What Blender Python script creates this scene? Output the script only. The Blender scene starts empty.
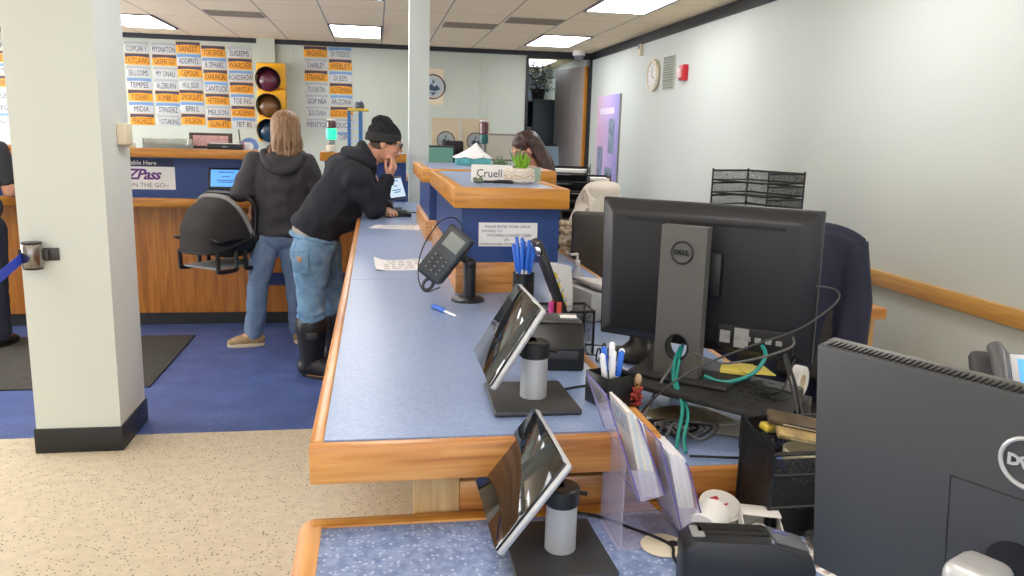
import bpy, bmesh, math, random
from mathutils import Vector, Matrix, Euler
random.seed(7)
SC = bpy.context.scene
COL = SC.collection
PI = math.pi
R = math.radians

# ---------------------------------------------------------------- materials
def lin(h):
    h = h.lstrip('#')
    out = []
    for i in (0, 2, 4):
        c = int(h[i:i+2], 16)/255
        out.append(c/12.92 if c <= .04045 else ((c+.055)/1.055)**2.4)
    return out + [1]

MATS = {}
def mat(name, col='#808080', rough=.5, metal=0, spec=.5, emit=None, es=0, trans=0, alpha=1, bump=0, bscale=60, coat=0, var=0, vscale=8, sub=0):
    if name in MATS: return MATS[name]
    m = bpy.data.materials.new(name); m.use_nodes = True
    nt = m.node_tree; b = nt.nodes['Principled BSDF']
    c = lin(col)
    b.inputs['Base Color'].default_value = c
    b.inputs['Roughness'].default_value = rough
    b.inputs['Metallic'].default_value = metal
    b.inputs['Specular IOR Level'].default_value = spec
    b.inputs['Transmission Weight'].default_value = trans
    b.inputs['Alpha'].default_value = alpha
    b.inputs['Coat Weight'].default_value = coat
    if sub:
        b.inputs['Subsurface Weight'].default_value = sub
        b.inputs['Subsurface Radius'].default_value = (.012, .005, .003)
    if emit:
        b.inputs['Emission Color'].default_value = lin(emit)
        b.inputs['Emission Strength'].default_value = es
    if bump or var:
        tc = nt.nodes.new('ShaderNodeTexCoord')
        nz = nt.nodes.new('ShaderNodeTexNoise'); nz.inputs['Scale'].default_value = bscale; nz.inputs['Detail'].default_value = 4
        nt.links.new(tc.outputs['Object'], nz.inputs['Vector'])
        if bump:
            bp = nt.nodes.new('ShaderNodeBump'); bp.inputs['Strength'].default_value = bump; bp.inputs['Distance'].default_value = .01
            nt.links.new(nz.outputs['Fac'], bp.inputs['Height']); nt.links.new(bp.outputs['Normal'], b.inputs['Normal'])
        if var:
            n2 = nt.nodes.new('ShaderNodeTexNoise'); n2.inputs['Scale'].default_value = vscale; n2.inputs['Detail'].default_value = 5
            nt.links.new(tc.outputs['Object'], n2.inputs['Vector'])
            r = nt.nodes.new('ShaderNodeValToRGB')
            r.color_ramp.elements[0].position = .3; r.color_ramp.elements[1].position = .7
            r.color_ramp.elements[0].color = [max(0, x*(1-var)) for x in c[:3]]+[1]
            r.color_ramp.elements[1].color = [min(1, x*(1+var)) for x in c[:3]]+[1]
            nt.links.new(n2.outputs['Fac'], r.inputs['Fac']); nt.links.new(r.outputs['Color'], b.inputs['Base Color'])
    MATS[name] = m
    return m

def node_mat(name, rough=.5, spec=.5):
    m = bpy.data.materials.new(name); m.use_nodes = True
    nt = m.node_tree; b = nt.nodes['Principled BSDF']
    b.inputs['Roughness'].default_value = rough; b.inputs['Specular IOR Level'].default_value = spec
    MATS[name] = m
    return m, nt, b

def ramp(nt, fac, stops, const=False):
    r = nt.nodes.new('ShaderNodeValToRGB'); cr = r.color_ramp
    if const: cr.interpolation = 'CONSTANT'
    while len(cr.elements) < len(stops): cr.elements.new(.5)
    for e, (p, c) in zip(cr.elements, stops): e.position = p; e.color = lin(c) if isinstance(c, str) else c
    nt.links.new(fac, r.inputs['Fac'])
    return r

def oak(name, axis, dark, mid, light, rough=.35, scale=1.0):
    m, nt, b = node_mat(name, rough)
    tc = nt.nodes.new('ShaderNodeTexCoord'); mp = nt.nodes.new('ShaderNodeMapping')
    s = [26*scale]*3; s['xyz'.index(axis)] = 1.6*scale
    mp.inputs['Scale'].default_value = s
    nt.links.new(tc.outputs['Object'], mp.inputs['Vector'])
    nz = nt.nodes.new('ShaderNodeTexNoise'); nz.inputs['Scale'].default_value = 1.6; nz.inputs['Detail'].default_value = 7; nz.inputs['Distortion'].default_value = 1.2
    nt.links.new(mp.outputs['Vector'], nz.inputs['Vector'])
    r = ramp(nt, nz.outputs['Fac'], [(.25, dark), (.48, mid), (.75, light)])
    nt.links.new(r.outputs['Color'], b.inputs['Base Color'])
    bp = nt.nodes.new('ShaderNodeBump'); bp.inputs['Strength'].default_value = .12; bp.inputs['Distance'].default_value = .002
    nt.links.new(nz.outputs['Fac'], bp.inputs['Height']); nt.links.new(bp.outputs['Normal'], b.inputs['Normal'])
    b.inputs['Coat Weight'].default_value = .25; b.inputs['Coat Roughness'].default_value = .25
    return m

OAK = {a: oak('oak_'+a, a, '#a0642c', '#c98a48', '#dda663') for a in 'xyz'}
OAKO = {a: oak('orange_oak_'+a, a, '#a8661c', '#c9872c', '#d99a3e') for a in 'xyz'}
OAKP = oak('oak_panel', 'z', '#8e5216', '#b06c22', '#c6822e', .4, .7)
OAKL = oak('pale_oak', 'z', '#b08a54', '#c8a268', '#d6b27a', .45)
OAKD = {a: oak('red_oak_'+a, a, '#8e4f22', '#b26f36', '#c4854a', .4) for a in 'xz'}

def speck(name, base, alt, spk, scale, thr, rough, bscale=9, spk2=None):
    m, nt, b = node_mat(name, rough)
    tc = nt.nodes.new('ShaderNodeTexCoord')
    n1 = nt.nodes.new('ShaderNodeTexNoise'); n1.inputs['Scale'].default_value = bscale; n1.inputs['Detail'].default_value = 6
    nt.links.new(tc.outputs['Object'], n1.inputs['Vector'])
    r1 = ramp(nt, n1.outputs['Fac'], [(.35, base), (.65, alt)])
    n2 = nt.nodes.new('ShaderNodeTexVoronoi'); n2.inputs['Scale'].default_value = scale
    nt.links.new(tc.outputs['Object'], n2.inputs['Vector'])
    ma = nt.nodes.new('ShaderNodeMath'); ma.operation = 'LESS_THAN'; ma.inputs[1].default_value = thr
    nt.links.new(n2.outputs['Distance'], ma.inputs[0])
    wn = nt.nodes.new('ShaderNodeSeparateColor'); nt.links.new(n2.outputs['Color'], wn.inputs['Color'])
    mg = nt.nodes.new('ShaderNodeMath'); mg.operation = 'GREATER_THAN'; mg.inputs[1].default_value = .45
    nt.links.new(wn.outputs[0], mg.inputs[0])
    mm = nt.nodes.new('ShaderNodeMath'); mm.operation = 'MULTIPLY'
    nt.links.new(ma.outputs[0], mm.inputs[0]); nt.links.new(mg.outputs[0], mm.inputs[1])
    mx = nt.nodes.new('ShaderNodeMix'); mx.data_type = 'RGBA'
    nt.links.new(mm.outputs[0], mx.inputs[0]); nt.links.new(r1.outputs['Color'], mx.inputs[6])
    mx.inputs[7].default_value = lin(spk)
    nt.links.new(mx.outputs[2], b.inputs['Base Color'])
    return m

# ---------------------------------------------------------------- mesh builder
def cr(pts, n=8):
    P = [Vector(p) for p in pts]
    if len(P) < 3: return P
    P = [P[0]*2-P[1]] + P + [P[-1]*2-P[-2]]
    out = []
    for i in range(1, len(P)-2):
        a, b, c, d = P[i-1:i+3]
        for k in range(n):
            t = k/n
            out.append(.5*((2*b)+(c-a)*t+(2*a-5*b+4*c-d)*t*t+(3*b-a-3*c+d)*t*t*t))
    out.append(P[-2])
    return out

class MB:
    def __init__(s): s.bm = bmesh.new()
    def _add(s, t, M=None):
        if M is not None: t.transform(M)
        me = bpy.data.meshes.new('tmp'); t.to_mesh(me); t.free()
        s.bm.from_mesh(me); bpy.data.meshes.remove(me)
        return s
    def box(s, c, d, bev=0, rot=(0, 0, 0), seg=2):
        t = bmesh.new(); bmesh.ops.create_cube(t, size=1)
        t.transform(Matrix.Diagonal((*d, 1)))
        if bev: bmesh.ops.bevel(t, geom=t.edges[:], offset=min(bev, min(d)*.49), segments=seg, affect='EDGES', profile=.5)
        return s._add(t, Matrix.Translation(c) @ Euler(rot).to_matrix().to_4x4())
    def bx(s, x0, x1, y0, y1, z0, z1, bev=0, seg=2):
        return s.box(((x0+x1)/2, (y0+y1)/2, (z0+z1)/2), (abs(x1-x0), abs(y1-y0), abs(z1-z0)), bev, seg=seg)
    def prism(s, pts, h0, h1, plane='xy', bev=0, M=None):
        t = bmesh.new()
        def v(p, h):
            return {'xy': (p[0], p[1], h), 'xz': (p[0], h, p[1]), 'yz': (h, p[0], p[1])}[plane]
        vs = [t.verts.new(v(p, h0)) for p in pts]
        f = t.faces.new(vs)
        e = bmesh.ops.extrude_face_region(t, geom=[f])
        dv = {'xy': (0, 0, h1-h0), 'xz': (0, h1-h0, 0), 'yz': (h1-h0, 0, 0)}[plane]
        bmesh.ops.translate(t, vec=dv, verts=[x for x in e['geom'] if isinstance(x, bmesh.types.BMVert)])
        bmesh.ops.recalc_face_normals(t, faces=t.faces[:])
        if bev: bmesh.ops.bevel(t, geom=t.edges[:], offset=bev, segments=2, affect='EDGES', profile=.5)
        return s._add(t, M)
    def tube(s, pts, r, n=8, caps=True, closed=False, flat=1.0):
        P = [Vector(p) for p in pts]; m = len(P)
        rr = r if isinstance(r, (list, tuple)) else [r]*m
        t = bmesh.new(); rings = []; u = None
        for i, p in enumerate(P):
            if closed: d = P[(i+1) % m]-P[i-1]
            else: d = P[min(i+1, m-1)]-P[max(i-1, 0)]
            if d.length < 1e-9: d = Vector((0, 0, 1))
            d.normalize()
            if u is None:
                u = d.orthogonal().normalized() if abs(d.z) > .95 else d.cross(Vector((0, 0, 1))).normalized()
            else:
                u = u-d*u.dot(d)
                u = u.normalized() if u.length > 1e-6 else d.orthogonal().normalized()
            w = d.cross(u)
            rings.append([t.verts.new(p+rr[i]*(u*math.cos(2*PI*k/n)+w*math.sin(2*PI*k/n)*flat)) for k in range(n)])
        for i in range(m if closed else m-1):
            a, b = rings[i], rings[(i+1) % m]
            for k in range(n): t.faces.new((a[k], a[(k+1) % n], b[(k+1) % n], b[k]))
        if caps and not closed:
            t.faces.new(rings[0][::-1]); t.faces.new(rings[-1])
        bmesh.ops.recalc_face_normals(t, faces=t.faces[:])
        return s._add(t)
    def lathe(s, prof, c=(0, 0, 0), n=24, rot=(0, 0, 0), sx=1, sy=1):
        t = bmesh.new(); rings = []
        for r, z in prof:
            if r < 1e-6: rings.append([t.verts.new((0, 0, z))])
            else: rings.append([t.verts.new((r*sx*math.cos(2*PI*k/n), r*sy*math.sin(2*PI*k/n), z)) for k in range(n)])
        for a, b in zip(rings, rings[1:]):
            for k in range(n):
                k2 = (k+1) % n
                q = []
                for v in (a[k % len(a)], a[k2 % len(a)], b[k2 % len(b)], b[k % len(b)]):
                    if v not in q: q.append(v)
                if len(q) > 2:
                    try: t.faces.new(q)
                    except ValueError: pass
        bmesh.ops.recalc_face_normals(t, faces=t.faces[:])
        return s._add(t, Matrix.Translation(c) @ Euler(rot).to_matrix().to_4x4())
    def cyl(s, c, r, h, n=24, rot=(0, 0, 0), bev=0):
        b = min(bev, r*.4, h*.4)
        pr = [(0, 0), (r, 0), (r, h), (0, h)] if not b else [(0, 0), (r-b, 0), (r, b), (r, h-b), (r-b, h), (0, h)]
        return s.lathe(pr, c, n, rot)
    def ell(s, c, d, rot=(0, 0, 0), u=16, v=12):
        t = bmesh.new(); bmesh.ops.create_uvsphere(t, u_segments=u, v_segments=v, radius=1)
        t.transform(Matrix.Diagonal((*d, 1)))
        return s._add(t, Matrix.Translation(c) @ Euler(rot).to_matrix().to_4x4())
    def cap(s, p, r0, q, r1, n=14):
        p, q = Vector(p), Vector(q); L = (q-p).length
        prof = [(max(0, r0*math.sin(a)), -r0*math.cos(a)) for a in [PI/2*k/5 for k in range(6)]]
        prof += [(max(0, r1*math.cos(a)), L+r1*math.sin(a)) for a in [PI/2*k/5 for k in range(6)]]
        t = MB(); t.lathe(prof, n=n)
        M = Matrix.Translation(p) @ (q-p).to_track_quat('Z', 'Y').to_matrix().to_4x4()
        bmt = t.bm; return s._add(bmt, M)
    def sheet(s, grid, th=0, up=None):
        """grid of points -> surface, given thickness th along normals"""
        t = bmesh.new()
        V = [[t.verts.new(p) for p in row] for row in grid]
        for i in range(len(V)-1):
            for j in range(len(V[0])-1):
                t.faces.new((V[i][j], V[i][j+1], V[i+1][j+1], V[i+1][j]))
        bmesh.ops.recalc_face_normals(t, faces=t.faces[:])
        if th:
            t.normal_update()
            bmesh.ops.solidify(t, geom=t.faces[:], thickness=th)
        return s._add(t)
    def build(s, name, m, parent=None, W=False, ang=38, kind=None, label=None, M=None):
        if M is not None: s.bm.transform(M)
        if W and parent is not None: s.bm.transform(wm(parent).inverted())
        me = bpy.data.meshes.new(name); s.bm.to_mesh(me); s.bm.free()
        return link(name, me, m, parent, ang, kind, label)

def wm(o):
    M = Matrix.Translation(o.location) @ o.rotation_euler.to_matrix().to_4x4()
    return wm(o.parent) @ M if o.parent else M

def link(name, me, m, parent=None, ang=38, kind=None, label=None):
    for p in me.polygons: p.use_smooth = True
    me.set_sharp_from_angle(angle=R(ang))
    me.materials.clear(); me.materials.append(m)
    o = bpy.data.objects.new(name, me); COL.objects.link(o)
    if parent is not None: o.parent = parent
    if kind: o['kind'] = kind
    if label: o['label'] = label
    return o

def tag(o, label, cat, group=None):
    o['label'] = label; o['category'] = cat
    if group: o['group'] = group
    return o

def thing(name, label, cat, loc=(0, 0, 0), rz=0, group=None):
    o = bpy.data.objects.new(name, None); COL.objects.link(o)
    o.location = loc; o.rotation_euler = (0, 0, rz); o.empty_display_size = .05
    return tag(o, label, cat, group)

def struct(o): o['kind'] = 'structure'; return o

def copy_tree(src, loc=None, rz=None, label=None):
    r = src.copy(); COL.objects.link(r)
    if loc is not None: r.location = loc
    if rz is not None: r.rotation_euler = (0, 0, rz)
    if label: r['label'] = label
    for ch in list(src.children):
        c = ch.copy(); COL.objects.link(c); c.parent = r
        for g in list(ch.children):
            d = g.copy(); COL.objects.link(d); d.parent = c
    return r

FC = {}
def text_mesh(txt, size, ext=.001, space=1.0, bold=0, sx=1):
    cu = bpy.data.curves.new('txt', 'FONT'); cu.body = txt; cu.size = size; cu.extrude = ext; cu.offset = bold
    cu.align_x = 'CENTER'; cu.align_y = 'CENTER'; cu.space_character = space; cu.resolution_u = 2
    o = bpy.data.objects.new('txt', cu); COL.objects.link(o)
    dg = bpy.context.evaluated_depsgraph_get(); dg.update()
    me = bpy.data.meshes.new_from_object(o.evaluated_get(dg), depsgraph=dg)
    bpy.data.objects.remove(o); bpy.data.curves.remove(cu)
    if sx != 1: me.transform(Matrix.Diagonal((sx, 1, 1, 1)))
    return me

def text(name, txt, size, m, parent, c, rot=(PI/2, 0, 0), ext=.001, space=1.0, bold=0, sx=1, M=None):
    """lettering: rot (90,0,0) faces -Y"""
    me = text_mesh(txt, size, ext, space, bold, sx)
    me.transform((M or Matrix()) @ Matrix.Translation(c) @ Euler(rot).to_matrix().to_4x4())
    return link(name, me, m, parent)

def melt(mb, voxel, it=6, fac=.5, dec=None):
    """one continuous surface out of overlapping volumes"""
    me = bpy.data.meshes.new('melt'); mb.bm.to_mesh(me); mb.bm.free()
    o = bpy.data.objects.new('melt', me); COL.objects.link(o)
    md = o.modifiers.new('r', 'REMESH'); md.mode = 'VOXEL'; md.voxel_size = voxel
    ms = o.modifiers.new('s', 'SMOOTH'); ms.iterations = it; ms.factor = fac
    if dec:
        d = o.modifiers.new('d', 'DECIMATE'); d.ratio = dec
    dg = bpy.context.evaluated_depsgraph_get(); dg.update()
    r = bpy.data.meshes.new_from_object(o.evaluated_get(dg), depsgraph=dg)
    bpy.data.objects.remove(o); bpy.data.meshes.remove(me)
    return r

def blob(name, mb, m, parent, voxel=.012, it=6, W=True, dec=None, wr=0, ws=18, label=None):
    me = melt(mb, voxel, it, dec=dec)
    if wr:  # cloth folds: push the surface along its normal with a soft noise
        from mathutils import noise
        for v in me.vertices:
            v.co += v.normal*wr*noise.noise(v.co*ws)
    if W and parent is not None: me.transform(wm(parent).inverted())
    return link(name, me, m, parent, 80, label=label)

BLACK = mat('black_plastic', '#17181a', .38)
BLACKM = mat('matte_black', '#141416', .6)
DGREY = mat('dark_grey_plastic', '#3b3c3e', .42)
SILVER = mat('silver', '#bfc1c2', .35, .35)
GREYP = mat('grey_plastic', '#8e9090', .45)
WHITE = mat('white_plastic', '#e6e4df', .45)
PAPER = mat('paper', '#efeeec', .8)
CREAM = mat('cream', '#e8dcc0', .6)
INK = mat('ink', '#2a2c33', .7)
CHROME = mat('chrome', '#d0d2d4', .15, 1)
NAVYP = mat('blue_laminate_panel', '#26437f', .45, var=.06, vscale=30)
TOPBLUE = speck('blue_speckled_laminate', '#8096be', '#8da2c8', '#aebddb', 420, .32, .3, 90)
DESKBLUE = speck('mottled_blue_laminate', '#7489b4', '#9cadd0', '#c0cce2', 95, .3, .35, 60)
FLOORB = speck('beige_terrazzo_tile', '#cabfa6', '#d5cab1', '#75684e', 60, .24, .45, 20)
FLOORU = speck('blue_speckled_rubber_floor', '#44588f', '#5268a4', '#c2cce6', 34, .09, .5, 5)
WALLM = mat('pale_green_paint', '#ccd2ca', .6, bump=.04, bscale=140)
WALLB = mat('pale_green_panel', '#b9c0b0', .6)
COLM = mat('column_paint', '#dce4e0', .55)
TRIMB = mat('black_trim', '#1d2026', .5)
BASEB = mat('black_cove_base', '#232527', .45)
# ---------------------------------------------------------------- the room
H = 2.75; XW = 3.0; XL = -6.0; YB = 11.3; YF = -3.2
m = MB(); m.bx(XL, XW, YF, 4.25, -.1, 0); struct(m.build('floor', FLOORB))
m = MB(); m.bx(XL, XW, 4.25, 15, -.1, 0); struct(m.build('floor', FLOORU))
CEIL, nt, b = node_mat('ceiling_tile', .85)
tc = nt.nodes.new('ShaderNodeTexCoord'); sp = nt.nodes.new('ShaderNodeSeparateXYZ'); nt.links.new(tc.outputs['Object'], sp.inputs[0])
def gridline(axis, pitch, off, w):
    a = nt.nodes.new('ShaderNodeMath'); a.operation = 'ADD'; a.inputs[1].default_value = -off; nt.links.new(sp.outputs[axis], a.inputs[0])
    d = nt.nodes.new('ShaderNodeMath'); d.operation = 'DIVIDE'; d.inputs[1].default_value = pitch; nt.links.new(a.outputs[0], d.inputs[0])
    f = nt.nodes.new('ShaderNodeMath'); f.operation = 'PINGPONG'; f.inputs[1].default_value = .5; nt.links.new(d.outputs[0], f.inputs[0])
    l = nt.nodes.new('ShaderNodeMath'); l.operation = 'LESS_THAN'; l.inputs[1].default_value = w/pitch; nt.links.new(f.outputs[0], l.inputs[0])
    return l
gx = gridline(0, .605, -1.73, .007); gy = gridline(1, 1.21, 9.37, .005)
mxx = nt.nodes.new('ShaderNodeMath'); mxx.operation = 'MAXIMUM'; nt.links.new(gx.outputs[0], mxx.inputs[0]); nt.links.new(gy.outputs[0], mxx.inputs[1])
nz = nt.nodes.new('ShaderNodeTexNoise'); nz.inputs['Scale'].default_value = 120; nt.links.new(tc.outputs['Object'], nz.inputs['Vector'])
rr = ramp(nt, nz.outputs['Fac'], [(.3, '#f7dfb2'), (.7, '#fde8c2')])
mix = nt.nodes.new('ShaderNodeMix'); mix.data_type = 'RGBA'
nt.links.new(mxx.outputs[0], mix.inputs[0]); nt.links.new(rr.outputs['Color'], mix.inputs[6]); mix.inputs[7].default_value = lin('#a89c88')
nt.links.new(mix.outputs[2], b.inputs['Base Color'])
m = MB(); m.bx(XL, XW, YF, 15, H, H+.1); struct(m.build('ceiling', CEIL))
m = MB(); m.bx(XW, XW+.12, YF, 15, 0, H); struct(m.build('wall_right', WALLM))
m = MB(); m.bx(XL-.12, XL, YF, 15, 0, .6); m.bx(XL-.12, XL, YF, 15, 2.5, H)
for y0, y1 in ((YF, 4.2), (7.2, 7.5), (10.5, 15)): m.bx(XL-.12, XL, y0, y1, .6, 2.5)
struct(m.build('wall_left', WALLM))
m = MB()
m.bx(XL, XW, YF-.12, YF, 0, .8); m.bx(XL, XW, YF-.12, YF, 2.4, H)
for x0, x1 in ((XL, -5.2), (-3.0, -2.6), (-.4, 0), (2.2, XW)): m.bx(x0, x1, YF-.12, YF, .8, 2.4)
struct(m.build('wall_front', WALLM))
FILLSIDE = mat('side_fill_glow', '#e8f0fa', .2, emit='#fffdff', es=11.0)  # unseen left windows, added as glowing fill for the ceiling and right wall
for n_, y0 in enumerate((4.2, 7.5)):
    w_ = bpy.data.objects.new('window_%d' % (n_+4), None); COL.objects.link(w_); w_.location = (XL, y0+1.5, 1.55); struct(w_)
    m = MB(); m.bx(-.08, -.07, -1.5, 1.5, -.95, .95); m.build('pane', FILLSIDE, w_)
    m = MB()
    for a, b_, c_, d_ in ((-1.5, -1.44, -.95, .95), (1.44, 1.5, -.95, .95), (-1.44, 1.44, -.95, -.89), (-1.44, 1.44, .89, .95), (-.03, .03, -.89, .89)): m.bx(-.065, .01, a, b_, c_, d_, .004)
    m.build('window_frame', TRIMB, w_)
FILLFRONT = mat('front_fill_glow', '#e8f0fa', .2, emit='#e6eeff', es=3.0)  # unseen windows behind the camera, added to glow as front fill
for n_, x0 in enumerate((-5.2, -2.6, 0)):
    w_ = bpy.data.objects.new('window_%d' % (n_+1), None); COL.objects.link(w_); w_.location = (x0+1.1, YF, 1.6); struct(w_)
    m = MB(); m.bx(-1.1, 1.1, -.08, -.07, -.8, .8); m.build('pane', FILLFRONT, w_)
    m = MB()
    for a, b_, c_, d_ in ((-1.1, -1.05, -.8, .8), (1.05, 1.1, -.8, .8), (-1.05, 1.05, -.8, -.75), (-1.05, 1.05, .75, .8), (-.025, .025, -.75, .75)): m.bx(a, b_, -.065, .01, c_, d_, .004)
    m.build('window_frame', TRIMB, w_)
m = MB(); m.bx(XL, 2.07, YB, YB+.12, 0, H); struct(m.build('wall_back', WALLB))
m = MB(); m.bx(XL, XW, 14.6, 14.72, 0, H); struct(m.build('wall_office', mat('office_paint', '#8f9fb0', .7)))
m = MB(); m.bx(1.9, 2.07, YB+.12, 14.6, 0, H); struct(m.build('wall_partition', WALLB))
# panel battens of the back wall and its top trim
m = MB()
for x in (-1.08, .58, 1.42, 1.5): m.bx(x-.012, x+.012, YB-.006, YB, 0, H)
struct(m.build('trim_2', WALLB))
m = MB(); m.bx(XL, -1.53, YB-.03, YB, 2.69, H-.002); m.bx(-1.3, 2.07, YB-.03, YB, 2.69, H-.002); m.bx(2.07, XW, YB-.05, YB+.02, 2.66, H-.002)
struct(m.build('trim_3', TRIMB))
m = MB(); m.bx(XW-.03, XW, YF, YB, 2.655, H-.002); struct(m.build('trim_4', TRIMB))
m = MB(); m.bx(-1.53, -1.3, YB-.06, YB, 0, H); struct(m.build('trim_5', WALLB))
# door frame, open door
m = MB(); m.bx(2.06, 2.1, YB-.02, YB+.14, 0, 2.66); m.bx(2.96, 3.0, YB-.05, YB+.14, 0, 2.66); struct(m.build('trim_6', TRIMB))
DOORM = oak('grey_veneer', 'z', '#8f8884', '#a39b97', '#b0a8a4', .5, .5)
d = bpy.data.objects.new('door_1', None); COL.objects.link(d); d.location = (2.95, YB+.05, 0); struct(d)
m = MB(); m.box((-.125, .46, 1.3), (.045, .95, 2.56), .004, rot=(0, 0, R(13))); struct(m.build('door_leaf', DOORM, d))
m = MB(); m.box((-.018, -.02, 1.3), (.05, .03, 2.56), .004, rot=(0, 0, R(13))); struct(m.build('door_edge', OAKO['z'], d))
m = MB(); m.cyl((-.25, .82, 1.0), .025, .06, rot=(0, PI/2, R(13)), bev=.005); struct(m.build('door_knob', CHROME, d))
# chair rail on the right wall
m = MB(); m.bx(XW-.03, XW, -2, 4.6, .768, .858, .006); struct(m.build('trim_7', oak('chair_rail_wood', 'y', '#c08a40', '#d19c50', '#dcab62', .4)))
# big column by the camera, thin column beyond
m = MB(); m.bx(-1.645, -1.257, 4.042, 4.47, 0, H); struct(m.build('column', COLM))
m = MB(); m.bx(-1.655, -1.247, 4.032, 4.48, 0, .125, .004); struct(m.build('baseboard_column', BASEB))
m = MB(); m.bx(.265, .425, 6.62, 6.78, 0, H); struct(m.build('column', COLM))
# recessed ceiling lights
LM = mat('light_diffuser', '#ffffff', .5, emit='#fdfcff', es=9)
k = 0
rows = [(10.0, 'by the back wall'), (6.95, 'above the counter'), (3.9, 'over the column'), (.85, 'above the camera'), (-2.1, 'at the front wall')]
cols = [(-5.06, 'far left'), (-2.64, 'left'), (-.22, 'middle'), (2.2, 'right')]
frame_m = mat('light_frame', '#5b5852', .5)
for (y, ny) in rows:
    for (x, nx) in cols:
        t = thing('ceiling_light', 'recessed fluorescent ceiling panel, %s one in the row %s' % (nx, ny), 'ceiling light', (x, y, H), 0, 'recessed ceiling lights')
        m = MB()
        for sx in (-1, 1): m.bx(sx*.29-.012, sx*.29+.012, -.6, .6, -.012, -.001)
        for sy in (-1, 1): m.bx(-.29, .29, sy*.59-.012, sy*.59+.012, -.012, -.001)
        m.build('frame', frame_m, t)
        m = MB(); m.bx(-.277, .277, -.577, .577, -.008, -.002); m.build('diffuser', LM, t)
t = thing('ceiling_light', 'ceiling panel in the office beyond the doorway', 'ceiling light', (2.45, 13.1, H))
m = MB(); m.bx(-.3, .3, -.6, .6, -.008, -.002); m.build('diffuser', mat('office_diffuser', '#ffffff', .5, emit='#eef4ff', es=5), t)
VENT = mat('vent_grille', '#9b8d79', .7)
for (x, y, lb) in ((-1.43, 8.98, 'beige slot air vent in the ceiling, left of the middle light'), (1.0, 8.98, 'beige slot air vent in the ceiling, left of the right rear light'), (1.6, 8.4, 'beige slot air vent in the ceiling between the two right lights')):
    t = thing('ceiling_vent', lb, 'vent', (x, y, H), 0, 'ceiling vents')
    m = MB(); m.bx(-.28, .28, -.2, .2, -.006, -.001); m.build('plate', VENT, t)
    m = MB()
    for i in range(8): m.bx(-.26, .26, -.17+i*.045, -.155+i*.045, -.012, -.006)
    m.build('louvre', VENT, t)
# ---------------------------------------------------------------- counters
# long customer counter
t = thing('service_counter', 'long blue-topped customer counter with oak edges running to the back', 'counter', (.2, 1.376, 0))
ZC = 1.05; TH = .075
m = MB(); m.bx(-.095, .51, 1.4, 6.48, ZC-TH+.004, ZC); m.build('countertop', TOPBLUE, t, True)
m = MB(); m.bx(-.12, .535, 1.376, 1.4, ZC-TH, ZC-.002, .004); m.build('edge', OAK['x'], t, True)
m = MB(); m.bx(-.12, -.095, 1.4, 6.48, ZC-TH, ZC-.001, .004); m.bx(.51, .535, 1.4, 6.48, ZC-TH, ZC-.001, .004); m.build('edge', OAK['y'], t, True)
m = MB(); m.bx(.07, .16, 1.476, 1.5, 0, ZC-TH, .002); m.build('end_panel', OAKL, t, True, label='pale oak end panel')
m = MB(); m.bx(.24, .5, 1.6, 6.48, .1, .87); m.bx(.2, .5, 1.56, 6.48, .928, ZC-TH-.001); m.build('base', OAKP, t, True)
m = MB(); m.bx(.27, .5, 1.65, 6.48, 0, .1); m.build('toe_kick', BASEB, t, True)
# clear tape / seam strips on the top
m = MB(); m.bx(-.094, .24, 3.02, 3.024, ZC, ZC+.0006); m.build('joint', mat('seam_strip', '#90a2c4', .3), t, True)
# lower staff worktop
t = thing('staff_worktop', 'lower blue staff worktop with oak edge behind the long counter', 'worktop', (.8, 1.472, 0))
m = MB(); m.prism([(.16, 1.5), (1.07, 1.5), (1.07, 6.3), (.16, 6.3)], .878, .925); m.build('top', TOPBLUE, t, True)
m = MB(); m.bx(.16, 1.09, 1.472, 1.5, .875, .926, .004); m.build('edge', OAK['x'], t, True)
m = MB(); m.bx(1.07, 1.09, 1.5, 6.3, .875, .926, .004); m.build('edge', OAK['y'], t, True)
m = MB(); m.bx(.162, 1.08, 1.48, 1.5, .0, .874); m.build('front_panel', OAKD['x'], t, True)
m = MB(); m.bx(1.03, 1.06, 1.52, 1.9, 0, .874); m.bx(1.03, 1.06, 3.9, 4.3, 0, .874); m.build('leg_panel', OAKP, t, True)
# near desk
t = thing('customer_desk', 'low mottled-blue desk with orange wood edging in the foreground', 'desk', (.9, .9, 0))
ZD = .86
m = MB(); m.bx(-.108, 2.1, .1, 1.44, ZD-.04, ZD); m.build('desktop', DESKBLUE, t, True)
m = MB(); m.prism([(-.148, ZD-.045), (-.148, ZD-.016), (-.138, ZD-.004), (-.124, ZD+.003), (-.104, ZD+.004), (-.104, ZD-.045)], .1, 1.47, 'xz')
m.build('edge', OAK['y'], t, True)
m = MB(); m.bx(-.122, 2.1, 1.436, 1.471, ZD-.045, ZD+.005, .004); m.build('edge', OAKO['x'], t, True)
m = MB(); m.bx(1.2, 1.24, .2, 1.4, 0, ZD-.041); m.bx(2.02, 2.06, .2, 1.4, 0, ZD-.041); m.build('leg_panel', OAKP, t, True)
m = MB(); m.bx(.35, .39, .75, 1.35, 0, ZD-.041); m.build('leg_panel', OAKP, t, True)

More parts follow.
